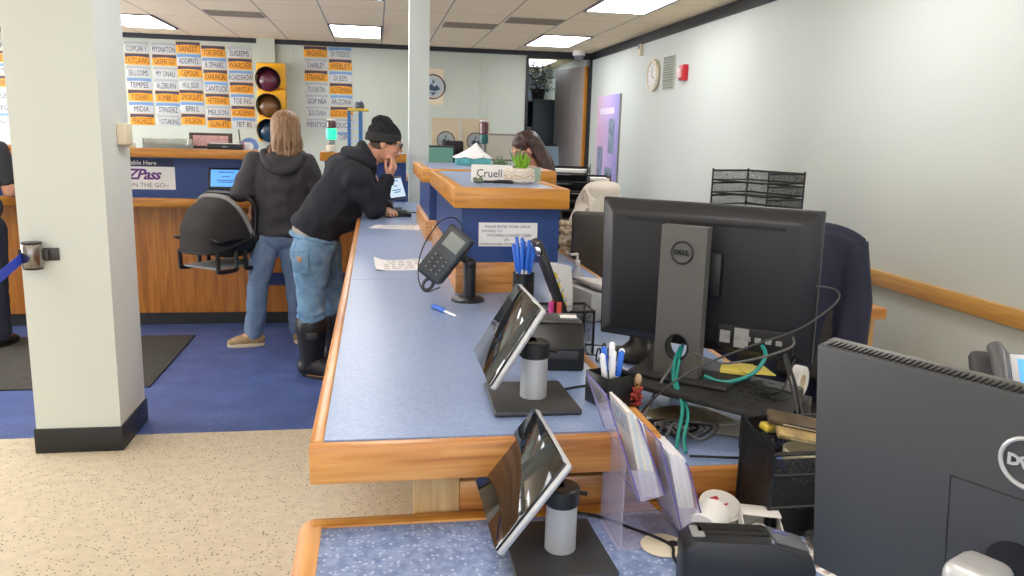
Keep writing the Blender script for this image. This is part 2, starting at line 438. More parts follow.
# back counter with raised shelf
t = thing('service_counter', 'wood-fronted back counter with blue riser and raised oak shelf', 'counter', (-2, 6.52, 0))
m = MB(); m.bx(-5.6, -.97, 6.75, 6.8, .1, .98); m.build('front_panel', OAKP, t, True)
m = MB(); m.bx(-5.6, .2, 6.8, 6.85, 0, .1); m.bx(-5.6, .2, 6.76, 6.8, 0, .1); m.build('toe_kick', BASEB, t, True)
m = MB(); m.bx(-.94, .2, 6.79, 6.83, .1, .98); m.build('inset_panel', NAVYP, t, True, label='blue inset panel')
m = MB(); m.bx(-.9, .2, 6.75, 6.79, .43, .98); m.bx(-.97, .2, 6.74, 6.79, .1, .32); m.bx(-.985, -.955, 6.735, 6.8, .3, .98); m.build('front_panel', OAKP, t, True)
m = MB(); m.bx(-5.6, -.13, 6.55, 7.1, .985, 1.048); m.build('countertop', TOPBLUE, t, True)
m = MB(); m.bx(-5.6, -.13, 6.52, 6.55, .982, 1.05, .005); m.build('edge', OAKO['x'], t, True)
m = MB(); m.bx(-5.6, -.98, 6.62, 6.66, 1.05, 1.362); m.bx(-.4, .24, 6.56, 6.6, 1.05, 1.362); m.bx(-.13,.24,6.5,6.6,.98,1.05); m.build('riser', NAVYP, t, True)
m = MB(); m.bx(-5.6, -.98, 6.53, 6.92, 1.366, 1.425); m.bx(-.41, .23, 6.53, 6.92, 1.366, 1.425); m.build('shelf', TOPBLUE, t, True)
m = MB(); m.bx(-5.6, -.955, 6.5, 6.53, 1.36, 1.43, .005); m.bx(-.42, .24, 6.5, 6.53, 1.36, 1.43, .005); m.build('edge', OAKO['x'], t, True)
m = MB(); m.bx(-.98, -.955, 6.53, 6.92, 1.36, 1.43, .005); m.bx(-.435, -.41, 6.53, 6.92, 1.36, 1.43, .005); m.build('edge', OAKO['y'], t, True)
m = MB(); m.bx(-5.6, -1.0, 7.05, 7.1, .1, .98); m.build('rear_panel', OAKP, t, True)

# two blue dividers on the counter
def divider(x0, x1, y0, y1, lb, over):
    t = thing('counter_divider', lb, 'divider', ((x0+x1)/2, y0, ZC), 0, 'raised dividers on the counter')
    m = MB(); m.bx(x0, x1-.15, y0, y1, ZC, ZC+.108, .003); m.build('plinth', OAK['x'], t, True)
    m = MB(); m.bx(x0+.02, x1-.002, y0+.012, y1-.01, ZC+.108, 1.352); m.build('body', NAVYP, t, True)
    m = MB(); m.bx(x0+.02, x1-.02, y0-.02, y1-.02, 1.36, 1.42); m.build('top', TOPBLUE, t, True)
    m = MB(); m.bx(x0-over, x1+.02, y0-.045, y0-.018, 1.352, 1.422, .004); m.build('edge', OAKO['x'], t, True)
    m = MB(); m.bx(x0-over, x0+.025, y0-.018, y1, 1.352, 1.422, .004); m.bx(x1-.02, x1+.02, y0-.018, y1, 1.352, 1.422, .004); m.build('edge', OAKO['y'], t, True)
    return t
DIV1 = divider(.272, .64, 2.745, 3.93, 'nearer blue divider with oak top carrying the succulent pot', .012)
DIV2 = divider(.25, .9, 4.12, 5.05, 'farther blue divider with oak top carrying the tissue boxes', .022)
# sign on the nearer divider
t = thing('paper_sign', 'white printed notice taped on the front of the nearer blue divider', 'sign', (.415, 2.756, 1.26))
m = MB(); m.bx(.352, .56, 2.7545, 2.7565, 1.215, 1.298); m.build('sheet', PAPER, t, True)
GINK = mat('grey_ink', '#55575c', .8)
for i, (s_, x) in enumerate((('PLEASE ENTER YOUR CHECK', .44), ('PAYABLE TO:', .385), ('WYOMING COUNTY CLERK', .445), ('OR', .435), ('COMMISSIONER OF MOTOR VEHICLES', .44))):
    text('lettering', s_, .0125, GINK, t, (x-.4, -.002, .024-i*.0155), ext=.0003)
# sticker at the edge of the body
# floor mat
o = MB(); o.bx(-5.2, -1.39, 5.06, 6.35, 0, .012, .004); o = o.build('floor_mat', mat('charcoal_carpet', '#4b4a47', .95, bump=.5, bscale=300, var=.25, vscale=40)); tag(o, 'dark grey carpet mat on the blue floor behind the column', 'mat')
# ---------------------------------------------------------------- people
SKIN = mat('skin', '#d9a184', .55, var=.06, vscale=25, sub=.15)
LIPS = mat('lips', '#b5695f', .5)
EYEW = mat('eye_white', '#e9e6e0', .3)
EYED = mat('iris', '#2e2219', .25)
HOOD = mat('black_fleece', '#1e2029', .9, bump=.25, bscale=350)
JACK = mat('charcoal_jacket', '#38363b', .75, bump=.15, bscale=220)
def denim(name, a, b_):
    m, nt, b = node_mat(name, .85, .2)
    tc = nt.nodes.new('ShaderNodeTexCoord'); n = nt.nodes.new('ShaderNodeTexNoise'); n.inputs['Scale'].default_value = 7; n.inputs['Detail'].default_value = 8; n.inputs['Roughness'].default_value = .7
    nt.links.new(tc.outputs['Object'], n.inputs['Vector'])
    r = ramp(nt, n.outputs['Fac'], [(.3, a), (.7, b_)]); nt.links.new(r.outputs['Color'], b.inputs['Base Color'])
    return m
JEANS = denim('blue_denim', '#4a7196', '#8cafcb'); JEANSW = denim('grey_blue_denim', '#5a718f', '#8196b2')

def head_prims(m, c, f, s=1.0):
    """skull, jaw, nose, ears for a head at c facing unit direction f"""
    f = Vector(f).normalized(); up = Vector((0, 0, 1)); l = up.cross(f).normalized(); up = f.cross(l)
    c = Vector(c)
    rot = Matrix((f, l, up)).transposed().to_euler()
    P = lambda a, b_, d: c+(f*a+l*b_+up*d)*s
    m.ell(P(-.012, 0, .035), (.098*s, .077*s, .09*s), rot)
    m.ell(P(.022, 0, -.03), (.068*s, .06*s, .085*s), rot)
    m.ell(P(.05, 0, -.085), (.034*s, .034*s, .026*s), rot)
    m.cap(P(.086, 0, .018), .009*s, P(.103, 0, -.018), .013*s)
    for q in (-1, 1):
        m.ell(P(.078, q*.034, .03), (.018*s, .024*s, .008*s), rot)
        m.ell(P(.062, q*.04, -.02), (.025*s, .02*s, .022*s), rot)
        m.ell(P(-.008, q*.078, .0), (.02*s, .009*s, .032*s), rot)
    m.ell(P(.086, 0, -.05), (.012*s, .024*s, .011*s), rot)
    return P, rot

def face_parts(P, rot, s, parent):
    for q in (-1, 1):
        m = MB(); m.ell(P(.078, q*.033, .012), (.011*s, .014*s, .0085*s), rot, 12, 8); e = m.build('eye', EYEW, parent, True)
        m = MB(); m.ell(P(.088, q*.033, .012), (.003*s, .006*s, .006*s), rot, 10, 8); m.build('iris', EYED, e, True)
    m = MB(); m.ell(P(.098, 0, -.05), (.004*s, .02*s, .006*s), rot, 12, 8); m.build('mouth', LIPS, parent, True)

def hand(m, w, d, n, s=1.0, curl=.6, th=1):
    """palm and five fingers from wrist w along d, palm normal n (palm side); fingers curl towards n"""
    d = Vector(d).normalized(); n = Vector(n); n = (n-d*n.dot(d)).normalized(); x = d.cross(n)*th
    w = Vector(w)
    for k in (-1, 0, 1):
        m.cap(w+x*k*.012*s, .017*s, w+d*.085*s+x*k*.026*s, .0135*s)
    for k, L in enumerate((.072, .08, .075, .058)):
        o = w+d*.088*s+x*(.036-.024*k)*s; q = o; a = .25*curl
        for seg, (fr, rad) in enumerate(((.45, .0092), (.32, .0085), (.25, .0075))):
            a += curl*(.55+.08*k) if seg else 0
            dd = d*math.cos(a)+n*math.sin(a); r = q+dd*L*fr*s
            m.cap(q, rad*s*1.05, r, rad*s, 10); q = r
    o = w+d*.02*s+x*.026*s; q = o+(d*.6+x*.75+n*.25).normalized()*.048*s; r = q+(d*.9+x*.2+n*.35).normalized()*.034*s
    m.cap(o, .0135*s, q, .0105*s, 10); m.cap(q, .0105*s, r, .0085*s, 10)

def shoe(parent, ank, d, m_up, m_sole, L=.27, W_=.1, name='shoe'):
    d = Vector(d).normalized(); x = Vector((-d.y, d.x, 0)); a = Vector(ank)
    M = Matrix((d, x, Vector((0, 0, 1)))).transposed().to_4x4(); M.translation = Vector((a.x, a.y, 0))
    m = MB()
    m.ell((-.02, 0, .055), (.06, W_*.42, .05)); m.ell((.08, 0, .045), (.09, W_*.47, .04)); m.ell((.14, 0, .035), (.055, W_*.46, .03)); m.cap((-.01, 0, .05), .045, (-.01, 0, .1), .042)
    m.bm.transform(M)
    o = blob(name, m, m_up, parent, .007, 3)
    m = MB(); pts = [(.5*L*math.cos(t)*(1 if abs(math.cos(t)) < 2 else 1)+.06, W_*.5*math.sin(t)*(1+.12*math.cos(t))) for t in [2*PI*k/28 for k in range(28)]]
    m.prism(pts, 0, .026, bev=.005); m.build('sole', m_sole, o, True, M=M)
    m = MB()
    for k in range(4): m.tube([(.045+.022*k, -.025, .082-.006*k), (.045+.022*k, 0, .092-.008*k), (.045+.022*k, .025, .082-.006*k)], .0035, 6)
    m.build('lace', WHITE, o, True, M=M)
    return o

# --- the man leaning on the counter
man = thing('person', 'person in dark knit cap, black sweatshirt, jeans and rubber boots leaning on the counter', 'person', (-.4, 5.32, 0))
m = MB()
P, rot = head_prims(m, (.065, 5.33, 1.52), (.96, -.14, -.22), 1.0)
m.cap((-.06, 5.33, 1.38), .06, (.02, 5.33, 1.52), .058)
m.ell((-.18, 5.33, 1.27), (.13, .19, .17), (0, R(40), 0)); m.cap((-.38, 5.32, .96), .13, (-.24, 5.33, 1.2), .14)
for sgn, hip, kn, an in ((-1, (-.40, 5.235, .9), (-.415, 5.22, .5), (-.42, 5.22, .08)), (1, (-.37, 5.41, .9), (-.3, 5.48, .5), (-.285, 5.55, .08))):
    m.cap(hip, .085, kn, .055); m.cap(kn, .055, an, .04); m.cap(an, .04, Vector(an)+Vector((.12, -.01, -.045)), .03)
W1 = Vector((.075, 5.25, 1.305))
m.cap((-.09, 5.13, 1.33), .06, (.0, 5.17, 1.11), .045); m.cap((.0, 5.17, 1.11), .045, W1, .03)
hand(m, W1, (.4, .25, .85), (-.6, .45, .35), 1.05, 1.9, 1)
m.cap((-.07, 5.54, 1.33), .06, (.04, 5.56, 1.105), .045); m.cap((.04, 5.56, 1.105), .045, (.07, 5.4, 1.09), .03)
hand(m, (.07, 5.4, 1.085), (.2, -.9, -.02), (0, 0, -1), 1.0, .35, -1)
blob('body', m, SKIN, man, .0055, 3, dec=.5)
face_parts(P, rot, 1.0, man)
# sweatshirt
m = MB()
m.ell((-.385, 5.32, .975), (.168, .205, .1), (0, R(28), 0))
m.cap((-.35, 5.26, 1.03), .155, (-.2, 5.25, 1.25), .155); m.cap((-.35, 5.38, 1.03), .155, (-.2, 5.41, 1.25), .155)
m.ell((-.175, 5.33, 1.305), (.17, .25, .15), (0, R(45), 0)); m.ell((-.09, 5.33, 1.37), (.1, .16, .085), (0, R(30), 0))
m.ell((-.26, 5.33, 1.1), (.18, .2, .17), (0, R(35), 0))
for y, e, w in ((5.12, (.0, 5.16, 1.118), (.07, 5.243, 1.295)), (5.54, (.04, 5.56, 1.118), (.066, 5.42, 1.105))):
    s0 = Vector((-.12, y+.02*(1 if y < 5.3 else -1), 1.31))
    m.cap(s0, .105, Vector(e)+Vector((-.03, 0, .02)), .07); m.cap(Vector(e)+Vector((-.01, 0, .0)), .067, w, .047)
    m.ell(Vector(e)+Vector((-.01, 0, -.002)), (.075, .065, .066))
hd = blob('hooded_sweatshirt', m, HOOD, man, .011, 7, wr=.012, ws=14)
# hood lying on the neck
m = MB()
m.ell((-.115, 5.33, 1.44), (.075, .12, .06), (0, R(20), 0)); m.tube(cr([(-.03, 5.22, 1.37), (-.1, 5.19, 1.44), (-.17, 5.27, 1.46), (-.18, 5.33, 1.46), (-.17, 5.4, 1.46), (-.1, 5.47, 1.44), (-.03, 5.44, 1.37)], 5), .045, 10)
m.tube(cr([(-.02, 5.23, 1.4), (-.05, 5.22, 1.46), (-.085, 5.27, 1.505), (-.09, 5.33, 1.515), (-.085, 5.39, 1.505), (-.05, 5.44, 1.46), (-.02, 5.43, 1.4)], 5), .03, 10)
blob('hood', m, HOOD, hd, .009, 5, wr=.008, ws=18)
m = MB(); m.tube([(.064, 5.236, 1.275), (.072, 5.247, 1.308)], .049, 16); m.build('cuff', HOOD, hd, True)
# grey shirt tail under the sweatshirt
m = MB(); m.ell((-.405, 5.32, .925), (.145, .185, .07), (0, R(25), 0)); blob('shirt_hem', m, mat('grey_shirt', '#a39a92', .9), man, .01, 3)
# jeans
m = MB()
m.ell((-.385, 5.32, .86), (.15, .195, .11)); m.ell((-.43, 5.24, .82), (.12, .1, .12)); m.ell((-.43, 5.4, .82), (.12, .1, .12))
m.cap((-.41, 5.235, .84), .135, (-.415, 5.22, .53), .09); m.cap((-.415, 5.22, .53), .092, (-.42, 5.215, .36), .078)
m.cap((-.36, 5.41, .84), .13, (-.31, 5.48, .53), .09); m.cap((-.31, 5.48, .53), .09, (-.295, 5.52, .33), .078)
for q in range(3):
    m.tube([Vector((-.418, 5.216, .36+.04*q))+Vector((.082*math.cos(t), .08*math.sin(t), .012*math.sin(t*2+q))) for t in [2*PI*k/16 for k in range(16)]], .014, 8, closed=True)
jn = blob('jeans', m, JEANS, man, .0095, 4, wr=.01, ws=16)
m = MB(); m.box((-.47, 5.109, .775), (.11, .008, .13), .003, (R(8), 0, R(-24))); m.build('back_pocket', JEANS, jn, True)
m = MB(); m.box((-.475, 5.096, .80), (.032, .006, .036), .002, (R(8), 0, R(-24))); m.build('patch', mat('leather_patch', '#b58f76', .7), jn, True, label='tan leather pocket patch')
m = MB(); m.tube([Vector((-.395, 5.32, .915))+Vector((.145*math.cos(t), .185*math.sin(t), -.03*math.cos(t))) for t in [2*PI*k/32 for k in range(32)]], .017, 8, closed=True); m.build('waistband', JEANS, jn, True)
# boots
BOOT = mat('black_rubber', '#1b1c1e', .45, bump=.1, bscale=30)
for (a, d) in (((-.42, 5.22, 0), (.85, -.5, 0)), ((-.29, 5.53, 0), (1, .1, 0))):
    m = MB(); d = Vector(d).normalized(); a = Vector(a)
    m.cap(a+Vector((0, 0, .12)), .075, a+Vector((0, 0, .32)), .102); m.cap(a+Vector((0, 0, .32)), .104, a+Vector((0, 0, .345)), .104)
    m.ell(a+Vector((0, 0, .07))-d*.03, (.075, .07, .075)); m.cap(a+d*.02+Vector((0, 0, .075)), .068, a+d*.14+Vector((0, 0, .058)), .054); m.ell(a+d*.16+Vector((0, 0, .05)), (.055, .05, .045))
    bt = blob('boot', m, BOOT, man, .008, 4)
    x = Vector((-d.y, d.x, 0)); m = MB()
    pts = [tuple((a+d*(.065+.145*math.cos(t))+x*.055*math.sin(t))[:2]) for t in [2*PI*k/28 for k in range(28)]]
    m.prism(pts, 0, .024, bev=.004); m.build('sole', mat('boot_sole', '#25221e', .7), bt, True)
    if a.y < 5.3:
        m = MB(); m.tube([a+d*(.065+.147*math.cos(t))+x*.057*math.sin(t)+Vector((0, 0, .026)) for t in [2*PI*k/28 for k in range(28)]], .003, 6, closed=True); m.build('welt', mat('welt', '#8c5d2c', .6), bt, True)
        m = MB(); m.box(a+Vector((.01, -.104, .3)), (.07, .01, .04), .004, (0, 0, R(5))); m.build('badge', DGREY, bt, True)
# knit cap and glasses
KNIT, nt, b = node_mat('ribbed_knit', .95, .1)
tc = nt.nodes.new('ShaderNodeTexCoord'); n = nt.nodes.new('ShaderNodeTexNoise'); n.inputs['Scale'].default_value = 45
nt.links.new(tc.outputs['Object'], n.inputs['Vector']); r = ramp(nt, n.outputs['Fac'], [(.35, '#232326'), (.65, '#313135')]); nt.links.new(r.outputs['Color'], b.inputs['Base Color'])
m = MB()
m.ell(P(-.024, 0, .062), (.112, .094, .084), rot); m.ell(P(-.05, 0, .118), (.074, .066, .058), rot); m.ell(P(-.03, 0, .03), (.112, .095, .05), rot)
bo = blob('knit_cap', m, KNIT, man, .007, 4, wr=.004, ws=30)
m = MB()
for zz in (.02, .036, .052): m.tube([P(-.026+(.103)*math.cos(t), .086*math.sin(t), zz+.012*math.cos(t)) for t in [2*PI*k/36 for k in range(36)]], .0125, 10, closed=True)
m.build('cap_cuff', mat('olive_knit', '#302f2e', .95, bump=.6, bscale=200), bo, True)
m = MB()
for q in (-1, 1):
    m.tube([P(.1, q*.034+.023*math.cos(t), .008+.019*math.sin(t)) for t in [2*PI*k/20 for k in range(20)]], .0022, 6, closed=True)
    m.tube([P(.098, q*.057, .012), P(.06, q*.077, .014), P(.0, q*.084, .012)], .002, 6)
m.tube([P(.1, -.012, .01), P(.104, 0, .013), P(.1, .012, .01)], .002, 6)
m.build('glasses', BLACK, man, True)
m = MB(); m.ell(P(-.05, 0, -.02), (.055, .076, .05), rot); blob('hair', m, mat('grey_brown_hair', '#5a4a40', .8), man, .007, 3)

# --- the woman with the carrier
wo = thing('person', 'person with long blond hair, charcoal jacket and jeans, holding a carrier on the arm', 'person', (-.72, 6.05, 0))
m = MB()
P, rot = head_prims(m, (-.64, 6.06, 1.6), (-.1, .99, -.1), 1.0)
m.cap((-.665, 6.04, 1.4), .052, (-.645, 6.05, 1.53), .05)
m.ell((-.68, 6.05, 1.25), (.15, .1, .2)); m.ell((-.7, 6.05, .95), (.15, .11, .14))
m.cap((-.79, 6.05, .86), .075, (-.865, 6.03, .47), .05); m.cap((-.865, 6.03, .47), .05, (-.9, 6.04, .09), .036); m.cap((-.9, 6.04, .09), .036, (-1.03, 6.02, .035), .03)
m.cap((-.62, 6.07, .86), .075, (-.6, 6.1, .47), .05); m.cap((-.6, 6.1, .47), .05, (-.585, 6.13, .09), .036); m.cap((-.585, 6.13, .09), .036, (-.56, 6.26, .035), .03)
m.cap((-.85, 6.05, 1.37), .05, (-.95, 5.99, 1.13), .04); m.cap((-.95, 5.99, 1.13), .04, (-.8, 6.2, 1.13), .027)
hand(m, (-.8, 6.2, 1.13), (.5, .8, .1), (0, 0, 1), .92, .8, 1)
m.cap((-.49, 6.07, 1.36), .05, (-.42, 6.1, 1.12), .04); m.cap((-.42, 6.1, 1.12), .04, (-.5, 6.32, 1.12), .027)
hand(m, (-.5, 6.32, 1.12), (-.2, .9, -.1), (0, 0, -1), .92, .4, 1)
blob('body', m, SKIN, wo, .006, 3, dec=.5); face_parts(P, rot, 1.0, wo)
m = MB()
m.cap((-.79, 6.05, 1.3), .115, (-.775, 6.05, .93), .12); m.cap((-.58, 6.06, 1.3), .115, (-.64, 6.06, .93), .12)
m.ell((-.675, 6.05, 1.36), (.2, .11, .09)); m.ell((-.68, 6.05, 1.22), (.17, .14, .22)); m.ell((-.7, 6.05, 1.05), (.19, .135, .25)); m.ell((-.705, 6.05, .85), (.18, .14, .07))
m.cap((-.85, 6.04, 1.355), .085, (-.955, 5.975, 1.15), .07); m.cap((-.955, 5.975, 1.15), .072, (-.82, 6.15, 1.135), .05)
m.cap((-.5, 6.06, 1.345), .082, (-.43, 6.09, 1.14), .068); m.cap((-.43, 6.09, 1.14), .066, (-.49, 6.28, 1.12), .048)
m.ell((-.93, 5.97, 1.16), (.08, .07, .075))
jk = blob('jacket', m, JACK, wo, .011, 6, wr=.014, ws=12)
m = MB()
m.ell((-.66, 5.955, 1.37), (.13, .06, .075)); m.ell((-.66, 5.96, 1.34), (.11, .05, .08)); m.tube(cr([(-.77, 6.08, 1.42), (-.79, 6.0, 1.41), (-.74, 5.93, 1.34), (-.66, 5.91, 1.31), (-.58, 5.93, 1.34), (-.53, 6.0, 1.41), (-.55, 6.08, 1.42)], 5), .04, 10)
m.tube(cr([(-.73, 6.1, 1.44), (-.74, 6.02, 1.46), (-.66, 5.97, 1.45), (-.58, 6.02, 1.46), (-.58, 6.1, 1.44)], 5), .03, 10)
blob('hood', m, JACK, jk, .009, 5, wr=.008, ws=16)
m = MB(); m.ell((-.71, 6.05, .83), (.17, .13, .11)); m.cap((-.79, 6.05, .82), .108, (-.86, 6.03, .48), .078); m.cap((-.86, 6.03, .48), .078, (-.9, 6.045, .11), .074)
m.cap((-.63, 6.07, .82), .108, (-.6, 6.1, .48), .078); m.cap((-.6, 6.1, .48), .078, (-.585, 6.13, .11), .074)
blob('jeans', m, JEANSW, wo, .0095, 4, wr=.01, ws=15)
TAN = mat('tan_suede', '#a58a66', .8, var=.2, vscale=40)
shoe(wo, (-.9, 6.03, 0), (-1, -.12, 0), TAN, mat('cream_sole', '#d8c9ad', .7)); shoe(wo, (-.585, 6.13, 0), (.15, 1, 0), TAN, MATS['cream_sole'])
# long hair
HAIRB, nt, b = node_mat('dark_blond_hair', .55, .4)
tc = nt.nodes.new('ShaderNodeTexCoord'); mp = nt.nodes.new('ShaderNodeMapping'); mp.inputs['Scale'].default_value = (70, 70, 3); nt.links.new(tc.outputs['Object'], mp.inputs[0])
n = nt.nodes.new('ShaderNodeTexNoise'); n.inputs['Scale'].default_value = 1; n.inputs['Detail'].default_value = 3; nt.links.new(mp.outputs[0], n.inputs['Vector'])
r = ramp(nt, n.outputs['Fac'], [(.3, '#6b503a'), (.55, '#917153'), (.75, '#b89876')]); nt.links.new(r.outputs['Color'], b.inputs['Base Color'])
def locks(m, P, n, r0, spread, z0, z1, seed, amp=.02, cx=0):
    rnd = random.Random(seed)
    for k in range(n):
        a = -spread+2*spread*k/(n-1)
        x, y = -.085*math.cos(a)-.02, .085*math.sin(a)+cx
        L = z1+rnd.uniform(-.03, .03)
        pts = [P(x*.5, y*.55, z0), P(x*1.08, y*1.05, .06), P(x*1.2, y*1.12, -.04), P(x*1.22+rnd.uniform(-.01, .01), y*1.12+rnd.uniform(-amp, amp), L*.6), P(x*1.15, y*1.08+rnd.uniform(-amp, amp), L)]
        pp = cr(pts, 4); m.tube(pp, [r0*(1-.55*(i/len(pp))**2) for i in range(len(pp))], 6)
m = MB(); m.ell(P(-.022, 0, .05), (.104, .087, .086), rot); m.ell(P(-.05, 0, -.04), (.068, .08, .11), rot); m.ell(P(-.065, 0, -.1), (.045, .075, .1), rot)
locks(m, P, 26, .014, 1.5, .115, -.22, 3)
blob('hair', m, HAIRB, wo, .006, 2)
m = MB()
for k in range(5): m.tube(cr([P(-.03+.02*k, .085+.003*k, .0), P(-.05+.02*k, .1, -.1), P(-.07+.015*k, .115+.01*k, -.2), P(-.075+.015*k, .13+.012*k, -.27-.01*k)], 5), .008, 6)
for k in range(4): m.tube(cr([P(-.04+.02*k, -.085, .0), P(-.05+.02*k, -.1, -.1), P(-.06+.015*k, -.11, -.22), P(-.06+.015*k, -.12, -.3)], 5), .009, 6)
m.build('hair_strand', HAIRB, wo, True)

# --- infant carrier hung on her arm
ca = thing('infant_carrier', 'black infant car seat with grey-trimmed canopy hanging from the arm of the woman', 'car seat', (-1.02, 6.02, .62))
CA = R(52)
fdir = Vector((math.cos(CA), math.sin(CA), 0)); lat = Vector((-fdir.y, fdir.x, 0)); up = Vector((0, 0, 1))
C0 = Vector((-1.11, 6.0, .83))
def cq(f, l, u): return C0+fdir*f+lat*l+up*u
def hoop(th, rad, hw, n=22, p=.75):
    pts = []
    for k in range(n+1):
        t = PI*k/n; c, s_ = math.cos(t), math.sin(t)
        l = hw*math.copysign(abs(c)**p, c); q = rad*abs(s_)**p
        pts.append(cq(.1-q*math.cos(th), l, q*math.sin(th)))
    return pts
CLOTH = mat('black_canopy_cloth', '#2c2b2c', .85, bump=.2, bscale=250)
g = []
N = 14
for i in range(N+1):
    th = R(-14+78*i/N); sag = .012*math.sin(i*PI/N*3)**2
    g.append(hoop(th, .375-.055*(i/N)**1.5-sag, .228, p=.64))
m = MB(); m.sheet(g, .006)
cn = m.build('canopy', CLOTH, ca, True, 70)
m = MB(); m.tube(hoop(R(64), .322, .231, p=.64), .017, 8); m.build('trim', mat('grey_trim', '#8b8a88', .85), cn, True, label='grey canopy trim')
m = MB(); m.tube(hoop(R(-15), .378, .226, p=.64), .008, 8); m.build('hem', CLOTH, cn, True)
# shell
m = MB(); gr = []
for k in range(15):
    t = k/14; f = -.22+.56*t
    bot = -.13+.32*abs(t-.5)**2.2*2.4-.02
    row = []
    for j in range(13):
        a = PI*j/12; row.append(cq(f, .21*math.cos(a)*(1 if 0 < j < 12 else 1.04), (.0-bot)*(-math.sin(a)**.6)+.0*t))
    gr.append(row)
m.sheet(gr, .012); m.build('shell', BLACK, ca, True, 60)
for (f0, w) in ((-.2, .17), (.05, .17)):
    m = MB(); pts = [cq(f0+dx*w, -.19, dz) for dx, dz in ((0, -.09), (0.02, -.2), (.1, -.225), (.9, -.225), (1, -.2), (1, -.09))]
    m.tube(cr(pts, 4), .016, 8); m.build('base_rail', BLACK, ca, True); m = MB()
    pts = [cq(f0+dx*w, .19, dz) for dx, dz in ((0, -.09), (0.02, -.2), (.1, -.225), (.9, -.225), (1, -.2), (1, -.09))]; m.tube(cr(pts, 4), .016, 8)
    m.build('base_rail', BLACK, ca, True)
m = MB(); m.bx(-.19, .24, -.165, .165, -.215, -.2, .01); m.build('base_plate', mat('mid_grey', '#8d9092', .6), ca, M=Matrix.Translation(C0-ca.location) @ Matrix.Rotation(CA, 4, 'Z'))
m = MB()
pts = [cq(.1, -.235, 0), cq(.11, -.24, .12), cq(.105, -.25, .22), cq(.07, -.21, .285), cq(.05, -.1, .305), cq(.05, .1, .305), cq(.07, .21, .285), cq(.105, .25, .22), cq(.11, .25, .12), cq(.1, .245, 0)]
m.tube(cr(pts, 5), .016, 10); h = m.build('handle', BLACK, ca, True)
for s_ in (-1, 1):
    m = MB(); m.cyl((0, 0, 0), .045, .03, bev=.008); m.build('pivot', BLACK, ca, True, M=Matrix.Translation(cq(.1, s_*.245, 0)) @ Matrix.Rotation(CA, 4, 'Z') @ Matrix.Rotation(PI/2*s_, 4, 'X'))
# the baby inside
ba = thing('person', 'baby in purple lying in the black infant carrier, one bare hand raised', 'person', (-.98, 6.04, .72))
m = MB(); hc = cq(-.08, 0, .1)
P, rot = head_prims(m, hc, (.75, .35, .55), .62)
m.cap(cq(-.05, 0, .06), .035, cq(-.0, 0, .03), .04); m.ell(cq(.06, 0, .0), (.1, .08, .07)); m.cap(cq(.05, -.05, 0), .04, cq(.2, -.07, .05), .03); m.cap(cq(.05, .05, 0), .04, cq(.2, .07, .05), .03)
w = cq(.13, -.16, .13); m.cap(cq(-.05, -.08, .03), .03, cq(.06, -.12, .05), .026); m.cap(cq(.06, -.12, .05), .026, w, .02); hand(m, w, (.3, -.1, .9), (-.8, .5, .1), .55, .7, 1)
m.cap(cq(-.05, .08, .03), .03, cq(.06, .1, .05), .026); hand(m, cq(.06, .1, .06), (.8, .1, .4), (0, 0, -1), .55, .7, 1)
blob('body', m, SKIN, ba, .006, 2); face_parts(P, rot, .62, ba)
m = MB(); m.ell(cq(.06, 0, .0), (.12, .1, .085)); m.cap(cq(-.05, -.08, .03), .045, cq(.06, -.12, .055), .036); m.cap(cq(.05, -.05, 0), .055, cq(.2, -.07, .05), .045); m.cap(cq(.05, .05, 0), .055, cq(.2, .07, .05), .045); m.cap(cq(-.05, .08, .03), .045, cq(.05, .1, .05), .036)
blob('romper', m, mat('purple_cloth', '#6a4fa0', .9), ba, .009, 3)
m = MB(); m.ell(P(-.015, 0, .05), (.066, .052, .055), rot); blob('hair', m, mat('baby_hair', '#8a6a4a', .8), ba, .006, 2)

# --- the clerk seated behind the divider
cl = thing('person', 'person with long dark brown hair bent over work behind the blue dividers', 'person', (1.12, 5.4, 0))
m = MB()
P, rot = head_prims(m, (1.0, 5.4, 1.495), (-.9, -.12, -.42), .98)
m.cap((1.1, 5.42, 1.29), .05, (1.03, 5.4, 1.44), .048)
m.ell((1.14, 5.44, 1.08), (.11, .16, .22), (0, R(-15), 0)); m.ell((1.2, 5.45, .75), (.13, .17, .14))
for q in (-1, 1):
    m.cap((1.1, 5.44+q*.18, 1.24), .048, (1.0, 5.44+q*.22, .99), .04); m.cap((1.0, 5.44+q*.22, .99), .04, (.8, 5.42+q*.1, .975), .027)
    hand(m, (.8, 5.42+q*.1, .975), (-.9, -q*.2, -.05), (0, 0, -1), .92, .5, q)
    m.cap((1.16, 5.45+q*.09, .7), .08, (1.16, 5.45+q*.1, .45), .055) if False else m.cap((1.2, 5.45+q*.09, .7), .08, (.95+.2, 5.4+q*.12, .6), .07)
    m.cap((1.15, 5.4+q*.12, .6), .06, (1.15, 5.4+q*.12, .1), .04); m.cap((1.15, 5.4+q*.12, .1), .04, (1.02, 5.4+q*.13, .04), .03)
blob('body', m, SKIN, cl, .006, 3, dec=.5); face_parts(P, rot, .98, cl)
m = MB(); m.ell((1.14, 5.44, 1.08), (.135, .185, .24), (0, R(-15), 0)); m.ell((1.12, 5.44, 1.25), (.09, .2, .07)); m.ell((1.18, 5.45, .85), (.145, .185, .16))
for q in (-1, 1): m.cap((1.1, 5.44+q*.18, 1.24), .065, (1.0, 5.44+q*.22, .995), .052); m.cap((1.0, 5.44+q*.22, .995), .05, (.84, 5.42+q*.12, .985), .038)
blob('top', m, mat('dark_knit_top', '#2b2c33', .9), cl, .01, 4, wr=.008)
m = MB()
